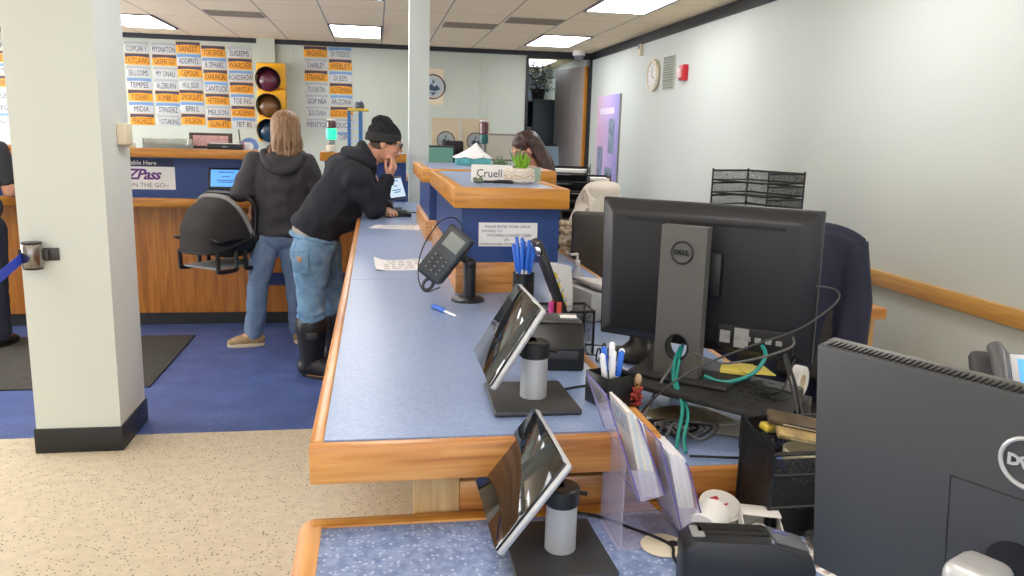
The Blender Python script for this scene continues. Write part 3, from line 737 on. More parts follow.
for q in (-1, 1): m.cap((1.2, 5.45+q*.09, .7), .1, (1.15, 5.4+q*.12, .6), .085); m.cap((1.15, 5.4+q*.12, .6), .075, (1.15, 5.4+q*.12, .12), .055)
m.ell((1.2, 5.45, .72), (.15, .19, .1)); blob('trousers', m, BLACKM, cl, .01, 3)
m = MB()
for q in (-1, 1): m.ell((1.09, 5.4+q*.125, .04), (.13, .05, .04))
blob('shoe', m, BLACK, cl, .008, 2)
HAIRD, nt, b = node_mat('dark_brown_hair', .42, .5)
tc = nt.nodes.new('ShaderNodeTexCoord'); mp = nt.nodes.new('ShaderNodeMapping'); mp.inputs['Scale'].default_value = (80, 80, 4); nt.links.new(tc.outputs['Object'], mp.inputs[0])
n = nt.nodes.new('ShaderNodeTexNoise'); n.inputs['Scale'].default_value = 1; n.inputs['Detail'].default_value = 3; nt.links.new(mp.outputs[0], n.inputs['Vector'])
r = ramp(nt, n.outputs['Fac'], [(.3, '#2c1c18'), (.6, '#4a3029'), (.8, '#6e4a3d')]); nt.links.new(r.outputs['Color'], b.inputs['Base Color'])
m = MB(); m.ell(P(-.024, 0, .05), (.104, .087, .086), rot); m.ell(P(-.06, 0, -.02), (.06, .08, .09), rot)
rnd = random.Random(5)
for k in range(34):
    a = R(-95+190*k/33); y = .088*math.sin(a); x = -.09*math.cos(a)-.02
    st = P(x*.35, y*.5, .125); p1 = P(x*.95, y*1.05, .07)
    p2 = P(x*1.1-.01, y*1.08, -.03); e = Vector((1.2+rnd.uniform(-.03, .02), 5.4-y*1.3, 1.16+rnd.uniform(-.06, .03)+.03*math.cos(a*2)))
    p3 = (p2+e)/2+Vector((.035, 0, .02))
    pp = cr([st, p1, p2, p3, e], 5); m.tube(pp, [.013*(1-.5*(i/len(pp))**2) for i in range(len(pp))], 6)
blob('hair', m, HAIRD, cl, .0055, 2)
cl.location = (1.15, 5.56, 0)

# --- the person at the left edge
le = thing('person', 'person in dark t-shirt and navy trousers at the left photo edge behind the column', 'person', (-3.12, 7.02-.45, 0))
X = -2.76; Y = 6.1
le.location = (X, Y, 0)
m = MB(); P, rot = head_prims(m, (X, Y+.03, 1.66), (.1, .98, -.1), 1.02)
m.cap((X, Y, 1.44), .058, (X, Y+.01, 1.58), .056); m.ell((X, Y, 1.24), (.18, .11, .25)); m.ell((X, Y, .93), (.16, .11, .13))
for q in (-1, 1):
    m.cap((X+q*.2, Y, 1.4), .055, (X+q*.24, Y, 1.12), .043); m.cap((X+q*.24, Y, 1.12), .043, (X+q*.2, Y+.22, 1.08), .03); hand(m, (X+q*.2, Y+.22, 1.08), (-q*.4, .9, 0), (0, 0, -1), 1, .4, -q)
    m.cap((X+q*.09, Y, .88), .085, (X+q*.1, Y, .48), .055); m.cap((X+q*.1, Y, .48), .055, (X+q*.1, Y, .09), .04); m.cap((X+q*.1, Y, .09), .04, (X+q*.12, Y+.14, .035), .03)
blob('body', m, SKIN, le, .007, 3, dec=.5); face_parts(P, rot, 1.02, le)
m = MB(); m.ell((X, Y, 1.24), (.2, .135, .27)); m.ell((X, Y, 1.0), (.19, .135, .14)); m.ell((X, Y, 1.4), (.21, .1, .08))
for q in (-1, 1): m.cap((X+q*.19, Y, 1.4), .072, (X+q*.232, Y, 1.2), .06)
blob('t_shirt', m, mat('charcoal_cotton', '#3a3c40', .9), le, .01, 5, wr=.01)
m = MB(); m.ell((X, Y, .88), (.19, .14, .1))
for q in (-1, 1): m.cap((X+q*.095, Y, .85), .11, (X+q*.1, Y, .48), .08); m.cap((X+q*.1, Y, .48), .08, (X+q*.1, Y, .1), .07)
blob('trousers', m, mat('navy_cloth', '#262b3c', .9), le, .01, 4, wr=.008)
for q in (-1, 1): shoe(le, (X+q*.1, Y, 0), (q*.1, 1, 0), BLACK, BLACKM)
m = MB(); m.ell(P(-.02, 0, .05), (.105, .088, .085), rot); m.ell(P(-.05, 0, -.02), (.06, .078, .07), rot); blob('hair', m, mat('brown_hair', '#4a3527', .8), le, .008, 3)
# ---------------------------------------------------------------- back wall
PW, PH = .308, .148
ORANGE = mat('plate_orange', '#e39a16', .45); PWHITE = mat('plate_white', '#bfc2be', .45); PBLUE = mat('plate_pale_blue', '#b9c8d8', .45)
NAVYB = mat('plate_navy_band', '#39354a', .5); BLUEB = mat('plate_blue_band', '#6b8fb6', .5); GREYB = mat('plate_grey_band', '#a3a7a4', .5)
BROWNK = mat('plate_brown_letters', '#4a2a12', .6); NAVYK = mat('plate_dark_letters', '#1f2331', .6)
KIND = {'o': (ORANGE, NAVYB, BROWNK, 'orange'), 'w': (PWHITE, GREYB, NAVYK, 'white'), 'b': (PWHITE, BLUEB, NAVYK, 'white, blue-banded')}
def plate(x, z, k, txt, where, grp, w=PW, h=PH):
    base, band, ink, nm = KIND[k]
    ALT = {'3 HARLEY': 'starting with a 3', 'DI JEEPS': 'third from top', 'WEBLEY': 'second from top'}
    t = thing('license_plate', '%s license plate %s, %s' % (nm, ALT.get(txt, 'reading '+txt), where), 'license plate', (x, YB-.0025, z), 0, grp)
    m = MB(); m.box((0, 0, 0), (w-.008, .004, h-.006), .0015); m.build('plate', base, t)
    m = MB(); m.prism([(-w/2+.008, h/2-.008), (w/2-.008, h/2-.008), (w/2-.008, h/2-.052), (w/4, h/2-.044), (0, h/2-.04), (-w/4, h/2-.044), (-w/2+.008, h/2-.052)], -.0035, -.002, 'xz'); m.build('band', band, t)
    text('lettering', txt, .1, ink, t, (0, -.003, -.024), ext=.0006, space=1.0, sx=min(.7, 4.1/len(txt)))
    return t
colsP = [
 (-3.02, 2.58, [('w', 'COPCAR 1'), ('o', 'OUTLAWU'), ('w', 'SELLCOMS'), ('b', 'TEMPEE'), ('o', 'Y IDEARY'), ('b', 'MIDIA'), ('o', 'PEACHEZZ')], 'in the leftmost column by the white column', 'license plates on the left of the wall'),
 (-2.69, 2.58, [('w', 'MYSNATON'), ('o', 'GREEN GO'), ('w', 'MY ONALI'), ('w', 'ALZIBURN'), ('o', 'BOMBR 52'), ('b', 'STINGERZ'), ('w', 'YOTAKING')], 'in the second column of the left group', 'license plates on the left of the wall'),
 (-2.39, 2.6, [('o', 'SANSST'), ('b', 'ADDIPNTL'), ('o', 'CEJPOLIN'), ('w', 'HUL JS530'), ('o', 'SMOKSUP2'), ('b', 'BIPIN IL'), ('o', 'EVILSION')], 'in the third column of the left group', 'license plates on the left of the wall'),
 (-2.08, 2.565, [('o', 'TOE-SHOE'), ('b', 'B ZPHARS'), ('o', 'EXHUNGRI'), ('b', 'CANTUCK'), ('o', 'VETERANS'), ('w', 'MELSON'), ('o', 'GUN-4TE')], 'in the column left of the traffic light column', 'license plates on the left of the wall'),
 (-1.755, 2.57, [('w', 'SUGEEMS'), ('o', 'WARDER'), ('b', 'ROADSHOW'), ('o', 'SUNNYDAY'), ('b', 'TOE ING'), ('o', 'ACADEMAX'), ('b', '7BT 85')], 'in the column beside the traffic light', 'license plates on the left of the wall'),
 (-.785, 2.615, [('o', 'BAGAVELI'), ('w', '3 HARLEY'), ('o', 'STRANGE1'), ('w', 'YU EATIN'), ('w', 'GOP NEA'), ('w', 'SLG DASH'), ('w', 'MENTYOU')], 'in the column right of the traffic light', 'license plates right of the traffic light'),
 (-.465, 2.615, [('b', 'SV TODDS'), ('o', 'WEBLEY'), ('b', 'DI JEEPS'), ('o', 'VOTEMAN'), ('b', 'AR-ZONA'), ('o', 'LOCKUNCH'), ('w', 'TOUCH')], 'in the column left of the blue model tower', 'license plates right of the traffic light')]
for x, z0, L, wh, grp in colsP:
    for i, (k, s) in enumerate(L): plate(x+.004*i*(1 if x < -2.2 else 1.7 if x < -2 else 1.2 if x < -1 else .6), z0-i*(.1515 if x < -1 else .1545), k, s, wh, grp)
plate(-.42, 1.53, 'b', 'OIN', 'smallest plate at the bottom right of all columns', 'license plates right of the traffic light', .2, .11)
for i, (k, s) in enumerate((('w', 'TERRYB'), ('o', 'REDBYRD'), ('b', 'LADYBUG'), ('o', 'SKIBUM'), ('w', 'BIGBYE'), ('w', 'PEG R'), ('b', 'ALL IND'))):
    plate(-4.62, 2.55-i*.153, k, s, 'in the column at the far left photo edge', 'license plates at the far left edge')

# traffic light
t = thing('traffic_light', 'large yellow three-lens traffic signal hung on the back wall', 'traffic light', (-1.34, YB-.07, 1.93))
YEL = mat('signal_yellow', '#f0ac10', .4)
m = MB()
for dz in (-.34, 0, .34): m.box((0, -.06, dz), (.36, .2, .325), .025)
m.box((0, -.04, 0), (.33, .15, 1.0), .01)
m.build('housing', YEL, t)
for dz, c, nm in ((.285, '#5b2330', 'dark red lens'), (-.045, '#6f4a22', 'amber lens'), (-.365, '#1b3a4e', 'dark blue-green lens')):
    m = MB(); m.lathe([(.148, 0), (.13, .03), (.08, .055), (0, .065)], (-.03, -.165, dz), 28, (PI/2, 0, 0)); l = m.build('lens', mat(nm.replace(' ', '_'), c, .25, coat=.4), t, label=nm)
    m = MB(); gr = []
    for i in range(2):
        row = []
        for k in range(25):
            a = R(-50)+R(280)*k/24; row.append((-.03+.155*math.cos(a), -.16-(.2*i*(.35+.65*max(0, math.sin(a)))), dz+.155*math.sin(a)))
        gr.append(row)
    m.sheet(gr, .005); m.build('visor', BLACKM, t)
# signal stack on the back counter, lit green
def stack(nm, loc, lb, layers):
    t = thing('signal_beacon', lb, 'signal light', loc)
    for part, z0, z1, r, mt, pl in layers:
        m = MB(); m.cyl((0, 0, z0), r, z1-z0-.002, 20, bev=.008); m.build(part, mt, t, label=pl)
    return t
stack('beacon', (-.355, 6.75, 1.4251), 'small signal beacon with red top and glowing green lens on the back shelf',
  [('base', 0, .06, .04, CREAM, None), ('column', .06, .1, .028, GREYP, None), ('lens', .1, .19, .042, mat('green_glow', '#2fd79a', .3, emit='#28e0a0', es=1.2), 'glowing green lens'), ('lens', .19, .25, .038, mat('dark_red_lens', '#7c2c34', .3), 'dark red lens'), ('cap', .25, .265, .036, CREAM, None)])
# blue ladder-like model tower with yellow deck
t = thing('model_tower', 'blue lattice model tower with yellow deck and dark dome beside the plates', 'model', (-.165, 6.74, 1.4251))
BLT = mat('toy_blue', '#2f6fb4', .4); YLT = mat('toy_yellow', '#d9b53a', .4)
m = MB()
for x in (-.047, .047):
    for y in (-.05, .05): m.bx(x-.012-(.006 if x > 0 else 0), x+.012, y-.012, y+.012, 0, .33)
m.build('post', BLT, t)
m = MB()
for k in range(6):
    for y in (-.05, .05): m.bx(-.05, .05, y-.006, y+.006, .035+.05*k, .047+.05*k)
m.build('rung', mat('pale_blue', '#a9c3dc', .5), t)
m = MB(); m.bx(-.055, .11, -.075, .075, .33, .35, .003); m.build('deck', YLT, t)
m = MB(); m.cyl((.035, 0, .35), .042, .03, 16, bev=.006); m.ell((.035, 0, .38), (.038, .038, .035)); m.build('dome', mat('slate_dome', '#3c4256', .4), t)
m = MB(); m.bx(-.075, .09, -.08, .08, 0, .012, .003); m.build('base', BLT, t)

# seal posters
SEALD = mat('seal_ink', '#34465e', .6); SEALL = mat('seal_grey', '#aab4b8', .6); POST = mat('poster_cream', '#d9c9ab', .7)
def seal(x, z, w, h, r, lb, y=YB-.004, dz=0):
    t = thing('poster', lb, 'poster', (x, y, z), 0, 'seal posters')
    m = MB(); m.bx(-w/2, w/2, -.002, .002, -h/2, h/2); m.build('sheet', POST, t)
    m = MB(); m.tube([(r*math.cos(a), -.004, dz+r*math.sin(a)) for a in [2*PI*k/40 for k in range(40)]], r*.13, 8, closed=True, flat=.03) ; m.build('ring', SEALD, t)
    m = MB(); m.cyl((0, -.002, dz), r*.82, .001, 32, (PI/2, 0, 0)); s = m.build('disc', SEALL, t)
    m = MB(); m.prism([(-r*.5, dz-.1*r), (-r*.1, dz+.25*r), (r*.1, dz-.02*r), (r*.35, dz+.15*r), (r*.6, dz-.2*r), (r*.2, dz-.35*r), (-.3*r, dz-.3*r)], -.0045, -.003, 'xz'); m.prism([(-r*.25, dz-.45*r), (r*.3, dz-.45*r), (0, dz-.7*r)], -.0045, -.003, 'xz'); m.prism([(-.1*r, dz+.3*r), (.15*r, dz+.3*r), (.02*r, dz+.62*r)], -.0045, -.003, 'xz'); m.build('emblem', SEALD, t)
seal(.775, 2.22, .3, .48, .165, 'cream poster with round dark emblem high on the back wall by the thin column')
# right wall things
t = thing('wall_clock', 'round cream clock on the right wall', 'clock', (XW, 8.6, 2.275))
m = MB(); m.lathe([(.0, 0), (.145, 0), (.17, .02), (.17, .045), (.145, .05), (.14, .035), (0, .035)], (0, 0, 0), 36, (0, -PI/2, 0)); m.build('case', CREAM, t)
m = MB(); m.cyl((-.036, 0, 0), .14, .002, 32, (0, -PI/2, 0)); m.build('dial', WHITE, t)
m = MB(); m.box((-.041, 0, .045), (.002, .008, .1)); m.box((-.041, -.03, -.02), (.002, .07, .008), rot=(R(30), 0, 0))
for k in range(12): m.box((-.0395, 0.12*math.sin(k*PI/6), .12*math.cos(k*PI/6)), (.001, .006, .02), rot=(-k*PI/6, 0, 0))
m.build('hands', BLACK, t)
t = thing('wall_vent', 'louvred grey-green return air grille on the right wall beside the clock', 'vent', (XW, 8.165, 2.28))
m = MB(); m.bx(-.012, 0, -.16, .16, -.17, .17, .003); m.build('frame', mat('vent_paint', '#b9bfae', .5), t)
m = MB()
for k in range(13): m.box((-.014, 0, -.15+.025*k), (.012, .29, .011), rot=(0, R(30), 0))
m.build('louvre', mat('louvre_grey_green', '#8f968a', .5), t)  # slats a darker grey-green than the frame
t = thing('fire_alarm', 'red fire alarm strobe on the right wall', 'fire alarm', (XW, 7.71, 2.245))
RED = mat('alarm_red', '#c8202c', .35)
m = MB(); m.bx(-.05, 0, -.065, .065, -.075, .075, .006); m.build('body', RED, t)
m = MB(); m.bx(-.085, -.05, -.03, .05, -.05, .04, .01); m.build('strobe_lens', mat('strobe_clear', '#e9c7c6', .15), t, label='clear strobe lens')
t = thing('wall_sensor', 'small cream sensor box high on the right wall under the black trim', 'sensor', (XW, 9.1, 2.59))
m = MB(); m.bx(-.04, 0, -.045, .045, -.065, .065, .006); m.build('body', CREAM, t); m = MB(); m.bx(-.043, -.04, -.03, .03, .01, .06, .001); m.build('lens', GREYP, t)
t = thing('security_camera', 'white dome security camera under the ceiling in the right rear corner', 'security camera', (2.72, 10.95, H))
m = MB(); m.cyl((0, 0, -.07), .085, .07, 24, bev=.01); m.build('mount', WHITE, t); m = MB(); m.lathe([(.07, 0), (.068, -.025), (.05, -.055), (.02, -.07), (0, -.072)], (0, 0, -.068), 24); m.build('dome', mat('smoked_dome', '#6f6f72', .1), t)
# purple banner leaning/hung on the right wall
t = thing('banner', 'tall pink and purple information board with photos by the door on the right wall', 'poster', (XW-.0125, 10.3, 1.4))
BAN, nt, b = node_mat('banner_print', .5)
tc = nt.nodes.new('ShaderNodeTexCoord'); sp = nt.nodes.new('ShaderNodeSeparateXYZ'); nt.links.new(tc.outputs['Object'], sp.inputs[0])
a = nt.nodes.new('ShaderNodeMath'); a.operation = 'MULTIPLY_ADD'; a.inputs[1].default_value = -.9; a.inputs[2].default_value = .5; nt.links.new(sp.outputs[1], a.inputs[0])
r = ramp(nt, a.outputs[0], [(.0, '#e8c4d8'), (.5, '#c9b2de'), (1, '#8f8cc8')]); nt.links.new(r.outputs['Color'], b.inputs['Base Color'])
m = MB(); m.bx(-.012, .012, -.5, .5, -.78, .74, .002); m.build('board', BAN, t)
m = MB()
for k in range(9): m.bx(-.0145, -.0125, .0, .42, .34-.035*k, .35-.035*k)
m.build('text_line', mat('banner_line', '#d7a8c4', .6), t)
text('lettering', 'WELCOME', .12, WHITE, t, (-.014, .0, .56), (PI/2, 0, -PI/2), ext=.0006) if False else None
m = MB(); m.bx(-.0145, -.0125, -.3, .36, .5, .58); m.build('heading', mat('banner_white', '#e9dcec', .6), t)
for (y, z, w, h) in ((-.22, .22, .26, .44), (.28, -.12, .26, .4), (-.14, -.32, .34, .28), (-.05, -.62, .4, .22)):
    m = MB(); m.bx(-.0155, -.0125, y-w/2, y+w/2, z-h/2, z+h/2); m.build('photo', mat('photo_print', '#8793a8', .5, var=.45, vscale=9), t)
m = MB(); m.bx(-.012, .012, -.515, -.5, -.78, .74, .001); m.build('rim', GREYP, t)
# office beyond the door
t = thing('storage_cabinet', 'tall dark green cabinet in the office beyond the doorway', 'cabinet', (2.33, 12.6, 0))
DK = mat('dark_teal_metal', '#22323a', .5)
m = MB(); m.bx(.05, .42, -.25, .25, .0, 2.15, .006); m.build('body', DK, t); m = MB(); m.bx(-.2, -.18, -.22, .25, 0, 2.15); m.bx(-.2, .05, .23, .25, 0, 2.15); m.build('side', DK, t)
m = MB()
for z in (.35, .8, 1.25, 1.7, 2.12): m.bx(-.18, .05, -.2, .23, z, z+.03)
m.build('shelf', GREYP, t)
t = thing('artificial_plant', 'dark leafy plant on top of the office cabinet', 'plant', (2.5, 12.6, 2.152))
m = MB(); m.lathe([(.0, 0), (.09, 0), (.12, .16), (.105, .16), (.09, .14), (0, .14)]); m.build('pot', BLACKM, t)
rnd = random.Random(2); m = MB(); m2 = MB()
for k in range(240):
    th = rnd.uniform(0, 2*PI); rr_ = .25*rnd.random()**.5; z = .12+rnd.uniform(.0, .42); rr_ *= .6+.4*math.sin(min(1, z/.45)*PI*.9)
    p = Vector((rr_*math.cos(th), rr_*math.sin(th), z)); L = rnd.uniform(.06, .1); d_ = Vector((math.cos(th), math.sin(th), rnd.uniform(-.6, .4))).normalized()
    s_ = d_.cross(Vector((0, 0, 1))).normalized()*.028
    (m if k % 3 else m2).sheet([[p-s_*.3, p+s_*.3], [p+d_*L*.5-s_+Vector((0, 0, .01)), p+d_*L*.5+s_+Vector((0, 0, .01))], [p+d_*L-s_*.1, p+d_*L+s_*.1]], .001)
m.build('foliage', mat('dark_leaf', '#3d4430', .6, var=.3), t); m2.build('foliage', mat('olive_leaf', '#6b6647', .6, var=.3), t)
m = MB()
for k in range(6): m.tube(cr([(0, 0, .1), (.08*math.cos(k), .08*math.sin(k), .3), (.16*math.cos(k), .16*math.sin(k), .55)], 3), .006, 6)
m.build('stem', mat('stem_brown', '#4c3d2c', .7), t)
t = thing('office_chair', 'pale blue chair back seen through the office doorway', 'chair', (2.62, 12.05, 0))
m = MB(); m.box((0, .05, 1.15), (.42, .05, .6), .02, (R(-8), 0, R(-15))); m.build('backrest', mat('pale_blue_fabric', '#9fb6c6', .9), t)
m = MB(); m.box((0, .08, 1.15), (.46, .03, .66), .02, (R(-8), 0, R(-15))); m.box((0, -.2, .5), (.46, .46, .08), .03); m.build('seat', BLACKM, t)
m = MB(); m.cyl((0, -.1, .05), .03, .42)
for k in range(5): m.cap((0, -.1, .08), .022, (.28*math.cos(k*1.2566), -.1+.28*math.sin(k*1.2566), .04), .016)
m.tube([(0, -.1, .46), (0, .12, .5), (0, .13, .95)], .02); m.build('base', BLACK, t)
# ---------------------------------------------------------------- on the back counter
zt = 1.4255
t = thing('display_case', 'low clear-topped display box on the left back shelf', 'box', (-1.62, 6.73, zt))
m = MB(); m.bx(-.15, .18, -.1, .1, 0, .03, .004); m.build('tray', mat('grey_green_tray', '#8f9488', .5), t); m = MB(); m.bx(-.15, .18, -.1, .1, .031, .075, .004); m.build('cover', mat('hazy_cover', '#c9cdc2', .25, trans=.7), t)
t = thing('picture_frame', 'dark framed pink document standing on the left back shelf', 'picture frame', (-1.31, 6.86, zt))
m = MB(); m.prism([(-.165, 0), (.165, 0), (.165, .125), (-.165, .125)], 0, .015, 'xz'); m.build('frame', mat('dark_wood_frame', '#4b3a30', .5), t)
m = MB(); m.bx(-.135, .135, -.002, 0, .022, .105); m.build('print', mat('pink_print', '#dba9a4', .6, var=.25, vscale=60), t)
m = MB(); m.bx(-.01, .01, .015, .05, 0, .1); m.build('easel', BLACK, t)
t = thing('card_tray', 'flat black card holder on the left back shelf', 'tray', (-1.16, 6.66, zt))
m = MB(); m.bx(-.13, .13, -.06, .06, 0, .045, .006); m.build('body', BLACK, t); m = MB(); m.bx(-.02, .02, -.0615, -.06, .02, .028); m.build('badge', GREYP, t)
m = MB(); m.bx(-.11, .11, -.03, .03, .045, .052, .002); m.build('cards', PAPER, t)
t = thing('pen_stand', 'thin upright pen on a stand at the end of the left back shelf', 'pen', (-1.08, 6.86, zt))
m = MB(); m.cyl((0, 0, 0), .03, .012); m.build('base', BLACK, t); m = MB(); m.tube([(0, 0, .01), (-.012, 0, .16)], .005, 8); m.build('pen', BLACK, t)
t = thing('leaflet_box', 'small white and pink leaflet box at the end of the left back shelf', 'box', (-1.02, 6.7, zt))
m = MB(); m.bx(-.015, .04, -.04, .04, 0, .06, .002); m.build('body', PAPER, t); m = MB(); m.bx(-.016, .0, -.0405, .02, .01, .06); m.build('stripe', mat('pink_card', '#d98a98', .6), t)
t = thing('plate_on_stand', 'round blue and white plate on a stand beyond the end of the left back shelf', 'plate', (-1.03, 7.0, 1.0485))
m = MB(); m.lathe([(0, 0), (.06, 0), (.075, .008), (.075, .013), (.06, .009), (0, .008)], (0, -.02, .395), 28, (R(75), 0, 0)); m.build('dish', mat('blue_glaze', '#6d8cc4', .3), t); m = MB(); m.cyl((0, -.02, .395), .035, .012, 24, (R(75), 0, 0)); m.build('emblem', WHITE, t)
m = MB(); m.bx(-.04, .04, -.02, .05, 0, .33, .004); m.build('stand', BLACK, t)
# toll pass sign on the riser
t = thing('toll_sign', 'white and purple pass sign with dark strip above, on the blue riser', 'sign', (-1.84, 6.617, 1.2))
PUR = mat('sign_purple', '#6a2f84', .5)
m = MB(); m.bx(-.3, .3, 0, .0025, -.09, .085); m.build('sheet', PAPER, t)
m = MB(); m.bx(-.32, .29, 0, .0025, .087, .145); m.build('strip', mat('sign_navy', '#1d2b52', .5), t)
text('lettering', 'Available Here', .046, WHITE, t, (.03, -.001, .113), bold=.001)
mm_ = text_mesh('EZPass', .112, .0006, .9, .003)
for v in mm_.vertices: v.co.x += v.co.y*.35
mm_.transform(Matrix.Translation((.055, -.001, .022)) @ Matrix.Rotation(PI/2, 4, 'X')); link('lettering', mm_, PUR, t)
text('lettering', 'ON THE GO~', .05, GREYP, t, (.1, -.001, -.058))
# customer screens
def pad_back(name, loc, rz, lb, screen, w=.27, h=.17):
    t = thing('signature_screen', lb, 'screen', loc, rz, 'customer signature screens')
    m = MB(); m.box((0, 0, .0), (.16, .12, .014), .004); m.build('base', BLACK, t, M=Matrix.Translation((0, .04, .008)))
    m = MB(); m.cyl((0, .04, .014), .028, .08, 20); m.build('post', GREYP, t)
    M = Matrix.Translation((0, .0, .155)) @ Matrix.Rotation(R(-18), 4, 'X')
    m = MB(); m.box((0, 0, 0), (w, .022, h), .006); m.build('frame', BLACK, t, M=M)
    m = MB(); m.bx(-w/2+.02, w/2-.02, -.0125, -.0112, -h/2+.018, h/2-.018); s = m.build('display', screen, t, M=M)
    m = MB()
    for k, (q, z) in enumerate(((.12, .045), (.06, .01), (.14, -.02), (.1, -.035))): m.bx(-q/2, q/2, -.0133, -.0126, z, z+.007)
    m.build('text_line', mat('screen_text', '#3f6aa8', .4), s, M=M)
    return t
SCRB = mat('lit_blue_screen', '#5fa0e0', .3, emit='#5aa4ee', es=.75); SCRW = mat('lit_pale_screen', '#c8dbea', .3, emit='#bcd6ee', es=.65)
pad_back('screen', (-1.15, 6.57, 1.0505), 0, 'black framed blue lit screen on the back counter beside the woman', SCRB)
pad_back('screen', (.13, 5.78, 1.0505), R(62), 'pale lit signature screen on the long counter beyond the leaning man', SCRW)
t = thing('keypad', 'small black keypad on the long counter beyond the elbow of the leaning man', 'keypad', (.16, 5.4, 1.0505))
m = MB(); m.prism([(-.07, 0), (.07, 0), (.07, .02), (-.07, .045)], -.09, .09, 'xz', .004); m.build('body', BLACK, t)
m = MB()
for i in range(3):
    for j in range(4): m.box((-.03+.03*i, -.05+.03*j, .041-.0045*i-.001*0), (.02, .02, .008), .002, (0, R(10), 0))
m.build('keys', DGREY, t)
m = MB(); m.tube(cr([(.06, .09, .01), (.1, .16, .006), (.13, .1, .006), (.14, -.1, .006), (.1, -.25, .006)], 6), .004, 6); m.build('cord', BLACK, t)
# --- staff area at the back: desks, monitors, beacon
DESKM = oak('desk_wood', 'x', '#8a6a48', '#a3825c', '#b59670', .5)
t = thing('staff_desk', 'staff desk at the back between the thin column and the doorway', 'desk', (1.0, 8.9, 0))
m = MB(); m.bx(-.75, .75, -.4, .4, 1.1, 1.14, .004); m.build('top', DESKM, t)
m = MB(); m.bx(-.74, .74, .35, .39, .1, 1.1); m.bx(-.74, .74, -.39, -.35, .1, 1.1); m.build('panel', NAVYP, t)
for sx in (-1, 1): m = MB(); m.bx(sx*.7-.03, sx*.7+.03, -.38, .38, 0, 1.1, .003); m.build('leg', DESKM, t)
def mon_front(loc, rz, lb, body, scr, w=.5, h=.3, z=.13):
    t = thing('monitor', lb, 'monitor', loc, rz, 'monitors on the back desk')
    m = MB(); m.box((0, 0, .008), (.22, .18, .014), .005); m.build('base', body, t)
    m = MB(); m.box((0, .04, z*.5+.06), (.06, .03, z+.12), .006); m.build('stand', body, t)
    m = MB(); m.box((0, 0, z+h/2), (w, .035, h), .008); m.build('case', body, t)
    m = MB(); m.bx(-w/2+.02, w/2-.02, -.0188, -.0175, z+.02, z+h-.02); m.build('display', scr, t)
    return t
mon_front((.63, 8.62, 1.1405), R(8), 'black monitor with green window on screen behind the far blue divider', BLACK, mat('green_screen', '#5d8a7c', .3, emit='#5d8a7c', es=.3), .4, .27, .06)
mon_front((1.37, 8.95, 1.1405), R(-6), 'grey monitor facing forward beside the seated clerk', mat('taupe_plastic', '#7d776c', .5), mat('grey_screen', '#a29e92', .3, emit='#a8a496', es=.25), .35, .3, .17)
t = thing('printer', 'black office printer on the back desk behind the green screen', 'printer', (.9, 8.98, 1.1805))
m = MB(); m.bx(-.2, .2, -.15, .15, 0, .2, .02); m.build('body', BLACK, t); m = MB(); m.bx(-.17, .05, -.1, .1, .2, .34, .02); m.build('document_feeder', BLACKM, t); m = MB(); m.bx(-.05, .12, -.153, -.1, .11, .125); m.build('paper', PAPER, t)
seal(.78, 1.4555, .32, .63, .1, 'cream card with a round emblem standing at the left of the back desk', y=9.2, dz=.065)
seal(1.12, 1.4555, .32, .63, .1, 'cream card with a round emblem standing behind the signal beacon', y=9.22, dz=.06)
stack('beacon', (1.147, 8.7, 1.1405), 'tall unlit signal beacon with red and green lenses on the back desk',
  [('base', 0, .02, .05, BLACK, None), ('column', .02, .36, .018, GREYP, None), ('lens', .36, .46, .05, mat('deep_green_lens', '#1f5c58', .3), 'dark green lens'), ('lens', .46, .59, .05, MATS['dark_red_lens'], 'dark red lens'), ('cap', .59, .61, .048, WHITE, None)])
# paper trays by the door
def tray_rack(nm, loc, rz, n, lb, w, d_, ph, mt, paper=False):
    t = thing('letter_tray', lb, 'letter tray', loc, rz, 'black letter trays')
    for k in range(n):
        z = k*ph
        m = MB(); m.bx(-w/2, w/2, -d_/2, d_/2, z, z+.004)
        m.bx(-w/2, -w/2+.003, -d_/2, d_/2, z, z+ph*.62); m.bx(w/2-.003, w/2, -d_/2, d_/2, z, z+ph*.62); m.bx(-w/2, w/2, d_/2-.003, d_/2, z, z+ph*.62)
        m.build('tray', mt, t)
        m = MB()
        for sx in (-1, 1):
            m.tube([(sx*w/2, -d_/2, z+ph*.62), (sx*w/2, d_/2, z+ph*.62)], .004, 6)
            for sy in (-1, 1): m.tube([(sx*w/2, sy*d_/2, z), (sx*w/2, sy*d_/2, z+ph)], .004, 6)
        m.tube([(-w/2, d_/2, z+ph*.62), (w/2, d_/2, z+ph*.62)], .004, 6); m.tube([(-w/2, -d_/2, z+.004), (w/2, -d_/2, z+.004)], .005, 6)
        m.build('wire', BLACK, t)
        if paper and k in paper:
            m = MB(); m.bx(-w/2+.02, w/2-.02, -d_/2+.01, d_/2-.03, z+.005, z+.03); m.build('paper_stack', PAPER, t)
    return t
MESH, nt, b = node_mat('black_wire_mesh', .5)
tc = nt.nodes.new('ShaderNodeTexCoord'); mpn = nt.nodes.new('ShaderNodeMapping'); mpn.inputs['Rotation'].default_value = (0, 0, 0); nt.links.new(tc.outputs['Object'], mpn.inputs[0])
ck = nt.nodes.new('ShaderNodeTexVoronoi'); ck.inputs['Scale'].default_value = 480; nt.links.new(mpn.outputs[0], ck.inputs['Vector'])
lt = nt.nodes.new('ShaderNodeMath'); lt.operation = 'GREATER_THAN'; lt.inputs[1].default_value = .6; nt.links.new(ck.outputs['Distance'], lt.inputs[0])
nt.links.new(lt.outputs[0], b.inputs['Alpha']); b.inputs['Base Color'].default_value = lin('#1a1a1b')
MESHD = MESH
